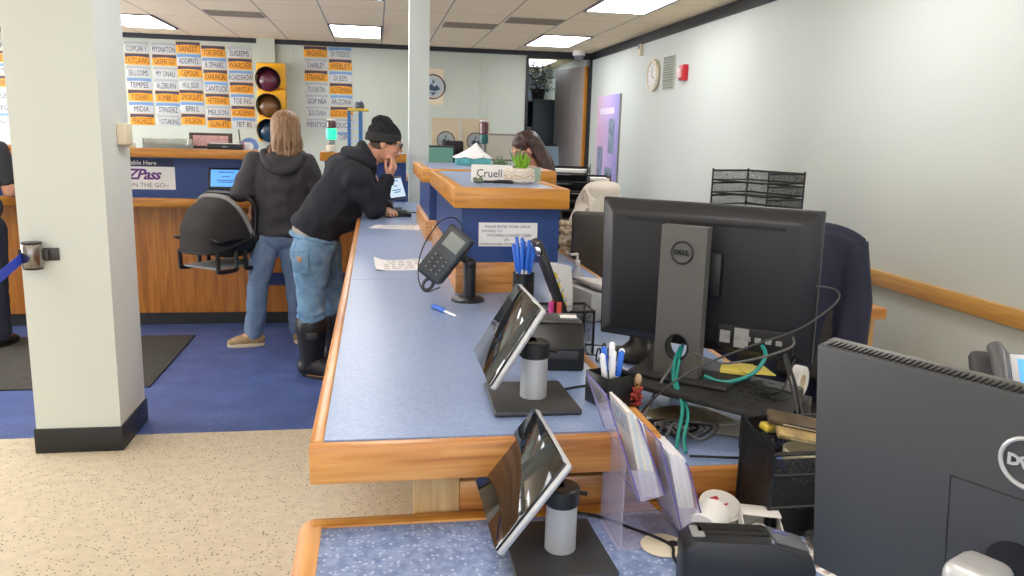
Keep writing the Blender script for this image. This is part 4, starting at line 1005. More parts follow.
tray_rack('trays', (1.51, 6.3, .94), R(-20), 6, 'black letter trays with white paper stacked near the seated clerk', .34, .26, .075, BLACKM, (5,))
tray_rack('trays', (1.87, 6.95, .94), R(-8), 5, 'black letter trays before the purple board, next to the white draped chair', .34, .26, .07, BLACKM, (2, 4))
t = thing('side_table', 'dark side table holding the two far letter tray stacks', 'table', (1.7, 6.6, 0))
m = MB(); m.bx(-.48, .48, -.48, .55, .9, .939, .004); m.build('top', DESKM, t)
for sx in (-1, 1):
    for sy in (-.44, .5): m = MB(); m.bx(sx*.44-.025, sx*.44+.025, sy-.025, sy+.025, 0, .9); m.build('leg', BLACKM, t)
# wall desk with trays behind the big monitor
t = thing('wall_desk', 'oak side desk along the right wall behind the large monitor', 'desk', (2.2, 4.15, 0))
m = MB(); m.bx(1.72-2.2, 2.655-2.2, 3.735-4.15, 4.5-4.15, .695, .755, .004); m.build('top', OAK['x'], t)
for sx in (-.44, .4):
    m = MB(); m.bx(sx-.02, sx+.02, -.37, .33, 0, .695); m.build('leg', OAKL, t)
m = MB(); m.bx(-.47, .12, -.4, .3, .755, 1.19, .004); m.build('hutch', mat('dark_hutch', '#4d4a45', .6), t)
def mesh_rack(loc, rz, n, lb, w, d_, ph):
    t = thing('letter_tray', lb, 'letter tray', loc, rz, 'black letter trays')
    for k in range(n):
        z = k*ph
        m = MB()
        m.bx(-w/2, w/2, -d_/2, d_/2, z+.002, z+.004)
        m.bx(-w/2, -w/2+.0015, -d_/2, d_/2, z+.004, z+ph*.82); m.bx(w/2-.0015, w/2, -d_/2, d_/2, z+.004, z+ph*.82); m.bx(-w/2, w/2, d_/2-.0015, d_/2, z+.004, z+ph*.82)
        m.build('mesh', MESHD, t)
        m = MB()
        P_ = [(-w/2, -d_/2), (-w/2, d_/2), (w/2, d_/2), (w/2, -d_/2)]
        m.tube([(x, y, z+ph*.82) for x, y in P_], .006, 6); m.tube([(x, y, z+.004) for x, y in P_], .006, 6, closed=True)
        for x, y in P_: m.tube([(x, y, z), (x, y, z+ph)], .005, 6)
        m.build('wire', BLACK, t)
    return t
mesh_rack((1.985, 3.98, 1.191), R(-68), 4, 'black mesh letter trays standing above the large monitor against the pale wall', .38, .27, .066)
# ---------------------------------------------------------------- things on the near counters
CLEAR = mat('clear_acrylic', '#dcd6ee', .08, trans=0, alpha=.3, spec=.6)
MONB = mat('monitor_back', '#1e1f24', .42, bump=.03, bscale=600)
MONG = mat('monitor_grey', '#605f5c', .42, .2)
ZC = 1.05; ZW = .9265; ZD = .86
def sigpad(loc, rz, lb, yaw, ctr):
    t = thing('signature_pad', lb, 'signature pad', loc, rz, 'tilted signature pads')
    m = MB(); m.prism([(-.09, -.1), (.09, -.1), (.085, .1), (-.085, .1)], 0, .012, bev=.005); m.build('base', DGREY, t)
    m = MB(); m.cyl((.005, -.01, .012), .028, .088, 28, bev=.002); m.build('post', SILVER, t)
    m = MB(); m.cyl((.005, -.01, .098), .031, .035, 28, bev=.003); m.box((-.01, .0, .118), (.05, .05, .03), .006); m.build('hinge', BLACK, t)
    ta = R(yaw); u = Vector((math.cos(ta), 0, math.sin(ta))); n_ = Vector((-math.sin(ta), 0, math.cos(ta)))
    M = Matrix((Vector((0, -1, 0)), -n_, u)).transposed().to_4x4(); M.translation = ctr
    m = MB(); m.box((0, .006, 0), (.265, .014, .185), .008, seg=3); h = m.build('housing', SILVER, t, M=M)
    m = MB(); m.box((0, -.002, 0), (.259, .006, .179), .003); m.build('screen', mat('glossy_black_glass', '#131617', .05, spec=.5), h, M=M)
    m = MB(); m.tube(cr([(.06, .02, .1), (.03, .035, .1), (.0, .03, .1), (-.03, .03, .105)], 6), .004, 8); m.build('plug', BLACK, t)
    return t
PADA = sigpad((.318, 1.585, ZC+.0005), 0, 'tilted signature pad on grey post standing on the long counter', 58.5, (-.056, -.002, .15))
PADB = sigpad((.318, 1.3, ZD+.0005), 0, 'tilted signature pad on grey post standing on the low foreground desk', 53, (-.078, -.02, .162))
def cord(nm, pts, r, lb, mt=None, n=8, cat='cable', grp=None):
    o = MB(); o.tube(cr(pts, n), r, 8); o = o.build(nm, mt or BLACK); return tag(o, lb, cat, grp)
cord('cable', [(.4, 1.64, ZC+.004), (.45, 1.66, ZC+.004), (.51, 1.67, ZC+.004), (.56, 1.69, 1.03), (.6, 1.75, .932)], .0028, 'thin black cable running from the far signature pad to the right')
cord('cable', [(.33, 1.45, ZD+.006), (.42, 1.42, ZD+.006), (.48, 1.36, ZD+.006), (.53, 1.29, ZD+.008), (.52, 1.24, ZD+.008), (.52, 1.18, ZD+.006)], .003, 'black cable looping across the low desk from the near signature pad')
cord('cable', [(.545, 1.285, ZD+.008), (.56, 1.3, ZD+.03), (.575, 1.27, ZD+.03), (.55, 1.2, ZD+.012), (.54, 1.13, ZD+.006)], .0035, 'short grey-black cable coming out by the desk grommet', DGREY)
t = thing('cable_grommet', 'round cream cable cap set in the low blue desk', 'grommet', (.52, 1.295, ZD))
m = MB(); m.cyl((0, 0, .0003), .042, .005, 32, bev=.002); m.build('cap', CREAM, t); m = MB(); m.cyl((.02, 0, .0053), .01, .001, 16); m.build('hole', BLACK, t)

# payment terminal on pole
t = thing('payment_terminal', 'black card payment terminal tilted on a black pole on the long counter', 'payment terminal', (.302, 2.62, ZC))
m = MB(); m.lathe([(0, 0), (.056, 0), (.056, .006), (.05, .011), (.02, .014), (0, .014)], n=32); m.build('base', BLACK, t)
m = MB(); m.cyl((.005, 0, .012), .021, .105, 20, bev=.002); m.build('pole', BLACK, t)
m = MB(); m.ell((.005, 0, .125), (.022, .022, .02)); m.tube([(.005, 0, .125), (-.02, -.006, .15), (-.06, -.012, .16)], .014, 10); m.build('joint', BLACK, t)
wv = Vector((.74, -.36, -.57)).normalized(); uv = Vector((.62, 0, .78)); uv = (uv-wv*uv.dot(wv)).normalized()
M = Matrix((wv, uv.cross(wv), uv)).transposed().to_4x4() @ Matrix.Scale(.93, 4); M.translation = (-.078, -.03, .16)
SLATE = mat('slate_plastic', '#2f353b', .42)
m = MB(); m.prism([(-.05, .1), (.05, .1), (.05, -.09), (.038, -.105), (-.038, -.105), (-.05, -.09)], -.02, .035, 'xz', .006); m.build('body', SLATE, t, M=M)
m = MB(); m.bx(-.044, .044, -.026, -.02, -.095, .092, .003); m.build('face_plate', mat('face_slate', '#3a4147', .4), t, M=M)
m = MB(); m.bx(-.03, .034, -.028, -.0262, .022, .078, .002); s = m.build('display', mat('lcd_green_grey', '#8b928c', .3), t, M=M)
m = MB()
for i in range(3):
    for j in range(4): m.box((-.024+.024*i, -.0285, -.018-.018*j), (.018, .006, .011), .002)
m.build('keypad', DGREY, t, M=M)
m = MB()
for i in range(3):
    for j in range(4): m.box((-.024+.024*i, -.0318, -.018-.018*j), (.006, .001, .004))
m.build('key_legend', GREYP, t, M=M)
m = MB(); m.tube([(.015+.016*math.cos(a), .005, -.122+.022*math.sin(a)) for a in [2*PI*k/18 for k in range(18)]], .006, 8, closed=True); m.build('strap_loop', SLATE, t, M=M)
m = MB(); m.tube(cr([(-.03, .0, .2), (-.02, .03, .245), (-.05, .03, .275), (-.1, .0, .26), (-.155, -.04, .18), (-.17, -.07, .1), (-.15, -.09, .05), (-.1, -.08, .06)], 8), .0022, 6); m.build('cord', BLACK, t)

# papers and a pen on the long counter
def paper(pts, lb, lines, th=.0012, curl=0):
    c = sum((Vector((p[0], p[1], 0)) for p in pts), Vector())/4
    t = thing('paper', lb, 'paper', (c.x, c.y, ZC+.0005), 0, 'papers on the long counter')
    m = MB(); g = []
    a, b, c_, d = [Vector((p[0], p[1], 0)) for p in pts]
    for i in range(7):
        row = []
        for j in range(5):
            u, v = i/6, j/4; p = (a*(1-u)+b*u)*(1-v)+(d*(1-u)+c_*u)*v
            row.append((p.x, p.y, ZC+.0012+curl*max(0, (.35-u)/.35)**2*(1 if v > .5 else .35)))
        g.append(row)
    m.sheet(g, th); m.build('sheet', PAPER, t, True)
    m = MB(); rnd = random.Random(len(lb))
    for k in range(lines):
        v = .15+.7*k/max(1, lines-1); p0 = (a*.82+b*.18)*(1-v)+(d*.82+c_*.18)*v; p1 = (a*.1+b*.9)*(1-v)+(d*.1+c_*.9)*v
        u = p0
        while (u-p0).length < (p1-p0).length*.92:
            w = u+(p1-p0).normalized()*rnd.uniform(.012, .035)
            n_ = Vector((-(p1-p0).y, (p1-p0).x, 0)).normalized()*.006
            m.prism([tuple((u-n_)[:2]), tuple((w-n_)[:2]), tuple((w+n_)[:2]), tuple((u+n_)[:2])], ZC+.0028, ZC+.0031); u = w+(p1-p0).normalized()*.012
    m.build('print', GREYP, t, True)
paper([(-.002, 3.205), (.195, 3.235), (.195, 3.52), (-.012, 3.45)], 'creased white printed form on the long counter, left of the payment terminal', 5, curl=.02)
paper([(-.04, 4.68), (.24, 4.6), (.285, 4.85), (-.005, 4.83)], 'white leaflet on the long counter by the elbow of the leaning man', 3)
t = thing('pen', 'blue and white ballpoint pen lying alone on the long counter', 'pen', (.206, 2.434, ZC), 0)
def pen(t, p, q, cap_m, body_m, r=.0052, frac=.45):
    p, q = Vector(p), Vector(q); d = (q-p).normalized(); mid = p+(q-p)*frac
    m = MB(); m.tube([p, p+d*.012, mid], [.0015, r*.85, r*.85], 10); m.build('barrel', body_m, t)
    m = MB(); m.tube([mid, q-d*.004, q], [r*1.15, r*1.15, r*.6], 10); s_ = d.orthogonal().normalized(); m.tube([q-d*.006+s_*r*1.3, mid+d*.015+s_*r*1.5], r*.4, 6); m.build('cap', cap_m, t)
PBL = mat('bright_blue_plastic', '#2f6fdc', .3); PBW = mat('pen_white', '#eef0f4', .35)
pen(t, (.031, -.073, .006), (-.031, .073, .0065), PBL, PBW)

# pen cups
def pen_cup(loc, lb, n, grp, r=.036, h=.1, sq=False, tilt=.35, top=.15, seed=1, caps=None):
    t = thing('pen_cup', lb, 'pen cup', loc)
    m = MB()
    if sq:
        pr = [(-r, -r), (r, -r), (r, r), (-r, r)]
        for a, b_ in ((0, 1), (1, 2), (2, 3), (3, 0)):
            p, q = pr[a], pr[b_]; m.box(((p[0]+q[0])/2, (p[1]+q[1])/2, h/2), (abs(p[0]-q[0])+.004, abs(p[1]-q[1])+.004, h), .002)
        m.bx(-r, r, -r, r, 0, .006)
    else: m.lathe([(0, 0), (r, 0), (r, h), (r-.004, h), (r-.004, .006), (0, .006)], n=28)
    m.build('cup', BLACK, t, M=Matrix.Rotation(.35 if sq else 0, 4, 'Z'))
    rnd = random.Random(seed)
    for k in range(n):
        a = 2*PI*k/n+.3; rr_ = r*.55
        bx_, by = rr_*math.cos(a), rr_*math.sin(a); sp_ = rnd.uniform(.8, 1.25)
        L = top*rnd.uniform(.88, 1.06)
        nm, cp, bd = caps[k % len(caps)]
        q = thing('pen', '%s in the %s' % (nm, grp), 'pen', (loc[0], loc[1], loc[2]), 0, 'pens in the '+grp)
        b0 = Vector((bx_*.35, by*.35, .009)); e = Vector((bx_*sp_*1.1, by*sp_*1.1, 1)).normalized(); u = Vector((bx_, by, 0)).normalized()
        e = (Vector((0, 0, 1))+u*tilt*.45*sp_).normalized()
        pen(q, b0, b0+e*L, cp, bd, r=.0055, frac=.5)
    return t
pen_cup((.485, 2.59, ZC), 'black round cup full of blue pens before the nearer divider', 11, 'cup of blue pens before the nearer divider', r=.036, h=.1, top=.205, seed=4, caps=[('blue and white pen', PBL, PBW), ('blue and clear-white pen', PBL, PBW)])
pen_cup((.485, 1.555, ZC), 'black square cup with white and blue pens at the right edge of the long counter', 6, 'square cup on the edge of the long counter', r=.037, h=.068, top=.115, seed=9, sq=True, caps=[('white pen', PBW, PBW), ('white pen', PBW, PBW), ('blue-capped pen', PBL, PBW)])
t = thing('keychain', 'red beaded key fob with brass ring hanging on the square pen cup', 'keychain', (.532, 1.535, 1.05))
m = MB(); m.tube([(.006*math.cos(a)+.002, -.006, .055+.014*math.sin(a)) for a in [2*PI*k/16 for k in range(16)]], .002, 6, closed=True); m.build('ring', mat('brass', '#a98a4a', .3, .9), t)
m = MB(); rnd = random.Random(3)
for k in range(46): m.ell((rnd.uniform(-.011, .011), -.006+rnd.uniform(-.008, .008), .005+.035*rnd.random()), (.0045,)*3, u=8, v=6)
m.build('beads', mat('red_beads', '#8c2f26', .4, var=.5, vscale=200), t)
m = MB(); m.ell((.003, -.008, .06), (.007, .006, .012)); m.build('charm', mat('tan_charm', '#b79a74', .6), t)

# receipt printer
t = thing('receipt_printer', 'black receipt printer on the long counter behind the far signature pad', 'printer', (.435, 1.88, ZC), R(-8))
m = MB(); m.prism([(-.09, 0), (.09, 0), (.09, .085), (.05, .104), (-.05, .108), (-.09, .06)], -.065, .065, 'yz', .006); m.build('body', BLACK, t)
m = MB(); m.prism([(-.05, .108), (.03, .108), (.03, .116), (-.045, .116)], -.055, .055, 'yz', .002); m.build('lid', DGREY, t)
m = MB(); m.bx(.01, .05, -.03, .0, .1165, .118); m.build('label_sticker', PAPER, t); m = MB(); m.bx(.0655, .067, -.06, .0, .02, .065); m.build('side_label', GREYP, t)
m = MB(); m.bx(-.05, .05, -.092, -.085, .03, .05, .002); m.build('slot', DGREY, t)
# black document holder with papers
t = thing('desk_organizer', 'black slanted file holder with papers and pens on the staff worktop behind the printer', 'organizer', (.59, 2.42, ZW))
m = MB(); m.bx(-.08, .08, -.06, .06, 0, .14, .004); m.build('box', MESHD, t); m = MB()
m.tube([(-.08, -.06, .14), (.08, -.06, .14), (.08, .06, .14), (-.08, .06, .14)], .005, 6, closed=True)
for x, y in ((-.08, -.06), (.08, -.06), (.08, .06), (-.08, .06)): m.tube([(x, y, 0), (x, y, .14)], .004, 6)
m.build('wire', BLACK, t)
t = thing('clipboard', 'long black padded clipboard leaning in the file holder', 'clipboard', (.588, 2.4, ZW))
m = MB(); m.box((-.035, 0, .19), (.022, .1, .36), .006, (0, R(-22), 0)); m.build('board', BLACK, t); m = MB(); m.box((-.1, -.03, .33), (.02, .04, .03), .004, (0, R(-22), 0)); m.build('clip', CHROME, t)
m = MB()
for k in range(4): m.box((-.013-.03*k*.4+.01, -.051, .15+.03*k), (.012, .004, .012), .001, (0, R(-22), 0))
m.build('stud', SILVER, t)
t = thing('paper_stack', 'white curling papers with yellow highlight standing in the file holder', 'paper', (.59, 2.42, ZW))
m = MB(); g = []
for i in range(9):
    u = i/8; g.append([(-.066+.09*v+.05*u-.055*u*v+.012*math.sin(u*PI)*v, .02+.02*v+.01*math.sin(v*PI), .285-.02*v-.27*u) for v in (0, .25, .5, .75, 1)])
m.sheet(g, .004); m.build('sheet', PAPER, t)
m = MB(); m.sheet([[(-.05+.022*v+.04*u, .0165+.004*v, .25-.11*u) for v in (0, 1)] for u in (0, .5, 1)], .001); m.build('highlight', mat('yellow_note', '#e9cf4e', .7), t)
for (dx, dy, c, nm) in ((-.055, -.045, '#c43e8e', 'magenta marker standing in the file holder'), (-.045, -.03, '#8e2f3a', 'dark red marker standing in the file holder'), (-.03, -.05, '#d2554a', 'coral marker standing in the file holder')):
    q = thing('marker', nm, 'marker', (.585+dx, 2.4+dy, ZW), 0, 'markers in the file holder'); cm = mat('marker_'+c[1:], c, .4)
    m = MB(); m.cyl((0, 0, .008), .008, .12, 12); m.build('barrel', cm, q); m = MB(); m.cyl((0, 0, .128), .0085, .045, 12, bev=.002); m.build('cap', cm, q)
# eyeglasses and scanner on worktop
t = thing('eyeglasses', 'dark-framed eyeglasses lying on the staff worktop', 'eyeglasses', (.68, 2.3, ZW))
m = MB()
for q in (-1, 1): m.tube([(q*.032+.026*math.cos(a), 0, .024+.02*math.sin(a)) for a in [2*PI*k/20 for k in range(20)]], .003, 6, closed=True); m.tube([(q*.058, 0, .03), (q*.06, .07, .028), (q*.058, .13, .008)], .0025, 6)
m.tube([(-.008, 0, .03), (0, 0, .034), (.008, 0, .03)], .0025, 6); m.build('frame', BLACK, t, M=Matrix.Rotation(R(60), 4, 'Z'))
t = thing('document_scanner', 'light grey document printer with open tray on the staff worktop behind the big monitor', 'printer', (.93, 3.0, ZW), R(12))
LGY = mat('light_grey_plastic', '#b4b7b8', .45)
m = MB(); m.prism([(-.19, 0), (.19, 0), (.19, .06), (-.19, .11)], -.17, .17, 'xz', .008); m.build('body', LGY, t)
m = MB(); m.bx(-.14, .1, -.174, -.165, .02, .06, .002); m.build('opening', BLACKM, t); m = MB(); m.box((-.02, -.24, .03), (.24, .16, .012), .003, (R(8), 0, 0)); m.build('tray', LGY, t)
m = MB(); m.box((0, -.02, .1), (.3, .26, .012), .004, (0, R(7.5), 0)); m.build('lid', mat('mid_grey_lid', '#9a9d9f', .4), t); m = MB(); m.box((-.03, -.03, .112), (.21, .24, .008), .002, (0, R(7.5), R(6))); m.build('paper', PAPER, t)
t = thing('soap_bottle', 'small clear pump bottle beside the grey printer', 'bottle', (.845, 3.28, ZW))
m = MB(); m.lathe([(0, 0), (.03, 0), (.032, .09), (.014, .12), (.014, .135), (0, .135)], n=20); m.build('bottle', mat('clear_plastic', '#dfe4e6', .1, alpha=.55), t); m = MB(); m.cyl((0, 0, .136), .013, .02, 14); m.cyl((0, 0, .155), .005, .03, 10); m.tube([(0, 0, .183), (-.03, 0, .18)], .006, 8); m.build('pump', WHITE, t)
t = thing('plastic_bag', 'crumpled clear plastic bag lying on the grey printer', 'bag', (.99, 3.05, 1.035))
m = MB(); m.ell((0, 0, .06), (.085, .07, .065), u=20, v=14); m.ell((.03, 0, .12), (.04, .04, .05))
bm_ = melt(m, .008, 2)
from mathutils import noise
for v in bm_.vertices: v.co += v.normal*.016*noise.noise(v.co*28)
link('film', bm_, mat('clear_film', '#f1f3f4', .08, alpha=.38, spec=.9), t, 20)

# monitors seen from behind
def monitor(loc, rz, lb, w, h, base_z, tilt=0):
    t = thing('monitor', lb, 'monitor', loc, rz, 'large dark monitors seen from behind')
    z0 = base_z; MT = Matrix.Translation((0, 0, z0+h/2)) @ Matrix.Rotation(R(tilt), 4, 'X') @ Matrix.Translation((0, 0, -z0-h/2))
    m = MB(); m.box((0, .012, z0+h/2), (w, .018, h), .004); m.build('bezel', BLACK, t, M=MT)
    m = MB()
    bk = MB(); tt = bmesh.new(); bmesh.ops.create_cube(tt, size=1)
    for v in tt.verts:
        f = v.co.y < 0
        v.co = Vector((v.co.x*(w-.004)*(.86 if f else 1), v.co.y*.03-.012, v.co.z*(h-.004)*(.84 if f else 1)+z0+h/2))
    bmesh.ops.bevel(tt, geom=tt.edges[:], offset=.008, segments=3, affect='EDGES', profile=.5)
    m._add(tt); m.build('rear_shell', MONB, t, M=MT)
    m = MB(); m.bx(-w/2+.01, w/2-.01, .0212, .0222, z0+.012, z0+h-.012); m.build('display', mat('dark_screen', '#101114', .1), t, M=MT)
    return t
def logo(t, c, r, mt, M=None):
    m = MB(); m.tube([(c[0]+r*math.cos(a), c[1], c[2]+r*math.sin(a)) for a in [2*PI*k/44 for k in range(44)]], r*.09, 8, closed=True); m.build('emblem', mt, t, M=M)
    text('lettering', 'D', r*.62, mt, t, (c[0]-r*.52, c[1]-.001, c[2]), ext=.001, bold=.0008, M=M)
    me = text_mesh('E', r*.62, .001, 1, .0008); me.transform((M or Matrix()) @ Matrix.Translation((c[0]-r*.13, c[1]-.001, c[2])) @ Matrix.Rotation(PI/2, 4, 'X') @ Matrix.Rotation(R(28), 4, 'Z')); link('lettering', me, mt, t)
    text('lettering', 'LL', r*.62, mt, t, (c[0]+r*.38, c[1]-.001, c[2]), ext=.001, bold=.0008, M=M)
# riser stand of perforated metal
RZ = 1.022
t = thing('monitor_riser', 'dark grey perforated metal monitor riser standing on the staff worktop', 'monitor stand', (.80, 1.76, ZW), R(-50))
m = MB(); m.box((0, 0, RZ-ZW-.008), (.36, .27, .016), .006); m.bx(.165, .18, -.135, .135, RZ-ZW-.05, RZ-ZW-.01, .004); m.build('shelf', mat('riser_black', '#2b2b2c', .5), t)
m = MB()
for i in range(4):
    for j in range(7): m.box((.05+.03*i, -.115+.036*j, RZ-ZW+.0003), (.016, .006, .001))
m.build('perforation', BLACKM, t)
for sx in (-1, 1):
    for sy in (-1, 1):
        m = MB(); m.bx(sx*.15-.014, sx*.15+.014, sy*.11-.014, sy*.11+.014, 0, RZ-ZW-.015, .003); m.build('leg', BLACK, t)
TH1 = R(-40.6)
mon = monitor((.808, 1.875, RZ), TH1, 'large dark monitor seen from behind on the metal riser', .556, .372, .053, 3)
m = MB(); cx_, cz_, rr0 = -.01, .085, .027
m.bx(-.066, .046, -.13, -.095, 0, .04); m.bx(-.066, .046, -.13, -.095, .13, .378)
ca_ = math.atan2(.045, .056); angs = sorted([2*PI*k/32 for k in range(32)]+[ca_, PI-ca_, PI+ca_, 2*PI-ca_])
for a0, a1 in zip(angs, angs[1:]+[2*PI]):   # the cable opening: a plate with a round hole through it
    def edge_pt(a):
        c_, s_ = math.cos(a), math.sin(a); q = min(.056/max(abs(c_), 1e-6), .045/max(abs(s_), 1e-6)); return (cx_+c_*q, cz_+s_*q)
    def hole_pt(a): return (cx_+rr0*math.cos(a), cz_+rr0*1.15*math.sin(a))
    m.prism([edge_pt(a0), edge_pt(a1), hole_pt(a1), hole_pt(a0)], -.13, -.095, 'xz')
bmesh.ops.remove_doubles(m.bm, verts=m.bm.verts[:], dist=1e-5)
m.bx(-.045, .03, -.096, -.04, .2, .33, .002)
col_ = m.build('stand_column', MONG, mon)
m = MB(); m.tube([(-.01+.0275*math.cos(a), -.131, .085+.0315*math.sin(a)) for a in [2*PI*k/30 for k in range(30)]], .0025, 8, closed=True); m.build('grommet_ring', BLACK, col_)
m = MB(); m.bx(-.125, .125, -.155, .06, .0005, .014, .006); m.build('stand_foot', MATS['riser_black'], mon)
m = MB(); m.bx(-.06, .06, -.05, -.026, .2, .31, .004); m.build('mount_plate', BLACK, mon)
m = MB(); m.bx(.06, .24, -.03, -.02, .075, .135, .003); pb = m.build('port_bay', BLACKM, mon)
m = MB()
for k in range(6): m.bx(.075+.025*k, .09+.025*k, -.032, -.029, .1, .112, .001)
m.build('port', GREYP, pb)
m = MB(); m.bx(.1, .135, -.0318, -.03, .082, .13); m.bx(.065, .09, -.0318, -.03, .09, .12); m.build('label_sticker', mat('sticker_grey', '#9c9c98', .6), pb)
m = MB(); m.bx(-.2, .2, -.0295, -.026, .377, .3855, .0005); m.build('vent_slot', BLACKM, mon, M=Matrix.Translation((0, 0, .239)) @ Matrix.Rotation(R(3), 4, 'X') @ Matrix.Translation((0, 0, -.239)))
logo(mon, (-.012, -.1315, .315), .026, mat('emblem_black', '#15161a', .4))
# teal and grey cables through the stand
CAB1 = [(1.007, 1.685, 1.274), (1.042, 1.657, 1.27), (1.019, 1.616, 1.249), (.897, 1.546, 1.209), (.743, 1.504, 1.175), (.633, 1.495, 1.133), (.575, 1.52, 1.075), (.56, 1.575, 1.01), (.6, 1.66, .94), (.66, 1.7, .935)]
CAB2 = [(.966, 1.69, 1.15), (.95, 1.66, 1.14), (.907, 1.64, 1.13), (.85, 1.64, 1.115), (.79, 1.66, 1.1), (.76, 1.7, 1.1), (.75, 1.76, 1.1), (.765, 1.8, 1.1)]
TEAL = mat('teal_cable', '#1f8f86', .4); GCAB = mat('grey_cable', '#5d5d5e', .5)
cord('cable', [(.735, 1.805, 1.1), (.71, 1.775, 1.07), (.70, 1.745, 1.03), (.69, 1.66, 1.0), (.66, 1.6, .95), (.645, 1.57, .934)], .0045, 'teal network cable hanging from the hole in the monitor stand', TEAL)
cord('cable', [(.742, 1.81, 1.105), (.722, 1.775, 1.075), (.705, 1.74, 1.03), (.7, 1.65, .99), (.67, 1.59, .95), (.66, 1.55, .934)], .004, 'second teal network cable beside the first one below the monitor stand', TEAL)
cord('cable', [(.92, 1.755, 1.12), (.91, 1.71, 1.1), (.875, 1.7, 1.06), (.82, 1.72, 1.035), (.78, 1.755, 1.04)], .005, 'teal cable looping from the ports of the large monitor', TEAL)
cord('cable', CAB1, .0022, 'long grey cable sweeping in front of the large monitor from its right edge', mat('dark_grey_cable', '#3a3a3b', .5), 10)
cord('cable', [(.73, 1.8, 1.09), (.7, 1.78, 1.05), (.66, 1.76, 1.0), (.62, 1.72, .95), (.58, 1.68, .936), (.6, 1.8, .934)], .004, 'grey cable dropping left from the monitor stand hole', GCAB)
cord('cable', CAB2, .0028, 'grey cable with white band hanging from the monitor ports', GCAB)
cord('cable', [(.94, 1.68, 1.11), (.93, 1.62, 1.06), (.92, 1.56, 1.0), (.88, 1.53, .95), (.8, 1.51, .934), (.66, 1.53, .934)], .003, 'black cable falling over the riser edge to the worktop')
cord('cable', [(.95, 1.69, 1.11), (.94, 1.6, 1.04), (.93, 1.55, .99), (.92, 1.53, .96), (.9, 1.56, .935)], .004, 'black cable bundle at the corner of the riser')
cord('cable', [(.97, 1.68, 1.1), (.93, 1.66, 1.03), (.87, 1.66, 1.028), (.9, 1.6, 1.028), (.95, 1.64, 1.028), (.91, 1.69, 1.028), (.88, 1.6, 1.03)], .0026, 'thin black cable coiled on top of the riser')
for k in range(5):
    rnd = random.Random(30+k); x0, y0 = .6+.012*k, 1.72-.02*k
    cord('cable', [(x0-.02, y0-.05, .934+.006*k), (x0+.03, y0+.02, .936+.006*k), (x0+.1, y0+.03, .934+.005*k), (x0+.13, y0-.03+.01*k, .934+.004*k), (x0+.06, y0-.05, .934+.003*k), (x0+.02, y0+.01, .94+.006*k)], .0034, ['lowest', 'second', 'middle', 'fourth', 'topmost'][k]+' of the grey cables tangled under the riser', [GCAB, BLACK, GCAB, DGREY, GCAB][k], grp='tangled cables under the riser')
# sticky notes, tape roll, magazine
t = thing('sticky_notes', 'yellow sticky notes spread on the monitor riser', 'notes', (.885, 1.80, RZ+.0155), R(-30))
YN = mat('sticky_yellow', '#f0dc6a', .75)
m = MB(); m.box((0, 0, .006), (.075, .075, .011), .001); m.build('pad', YN, t); m = MB(); m.box((.045, -.02, .0135), (.075, .075, .002), .0005, (0, R(4), R(24))); m.build('loose_note', YN, t)
t = thing('tape_roll', 'roll of white tape standing at the right end of the riser', 'tape', (1.045, 1.785, ZW), R(40))
m = MB(); m.lathe([(.022, -.012), (.04, -.012), (.04, .012), (.022, .012), (.022, -.012)], (0, 0, .085), 28, (PI/2, 0, 0)); m.build('tape', WHITE, t); m = MB(); m.lathe([(.019, -.012), (.0218, -.012), (.0218, .012), (.019, .012), (.019, -.012)], (0, 0, .085), 28, (PI/2, 0, 0)); m.build('core', CREAM, t)
m = MB(); m.bx(-.03, .03, -.03, .03, 0, .045, .004); m.build('holder', BLACK, t)
t = thing('magazine', 'folded magazine with brown and green cover on the worktop under the riser', 'magazine', (.745, 1.8, ZW))
m = MB(); m.sheet([[(.0+.0*u-.1+.2*u, -.07+.12*v-.05*u, .004+.012*math.sin(u*PI)*v) for v in (0, .5, 1)] for u in [k/8 for k in range(9)]], .006); m.build('pages', PAPER, t, M=Matrix.Rotation(R(20), 4, 'Z'))
m = MB(); m.sheet([[(-.095+.17*u, -.065+.1*v-.045*u, .0112+.012*math.sin(u*PI)*v) for v in (0, .5, 1)] for u in [k/8 for k in range(9)]], .001); m.build('cover', mat('magazine_cover', '#8a7c5c', .45, var=.6, vscale=22), t, M=Matrix.Rotation(R(20), 4, 'Z'))
t = thing('paper', 'loose white sheet on the worktop under the riser', 'paper', (.83, 1.7, ZW)); m = MB(); m.box((0, 0, .0008), (.2, .1, .001), 0, (0, 0, R(-30))); m.build('sheet', PAPER, t)
# second small screen whose curved foot shows left of the large monitor
t = thing('monitor', 'black screen on curved foot half hidden behind the left of the large monitor', 'monitor', (.82, 2.33, ZW), R(-30))
m = MB(); m.lathe([(0, 0), (.1, 0), (.1, .01), (.06, .02), (.035, .05), (.03, .14), (0, .14)], n=28, sx=1.15); m.build('foot', BLACK, t); m = MB(); m.box((.05, .0, .26), (.3, .03, .22), .006); m.build('case', BLACK, t)

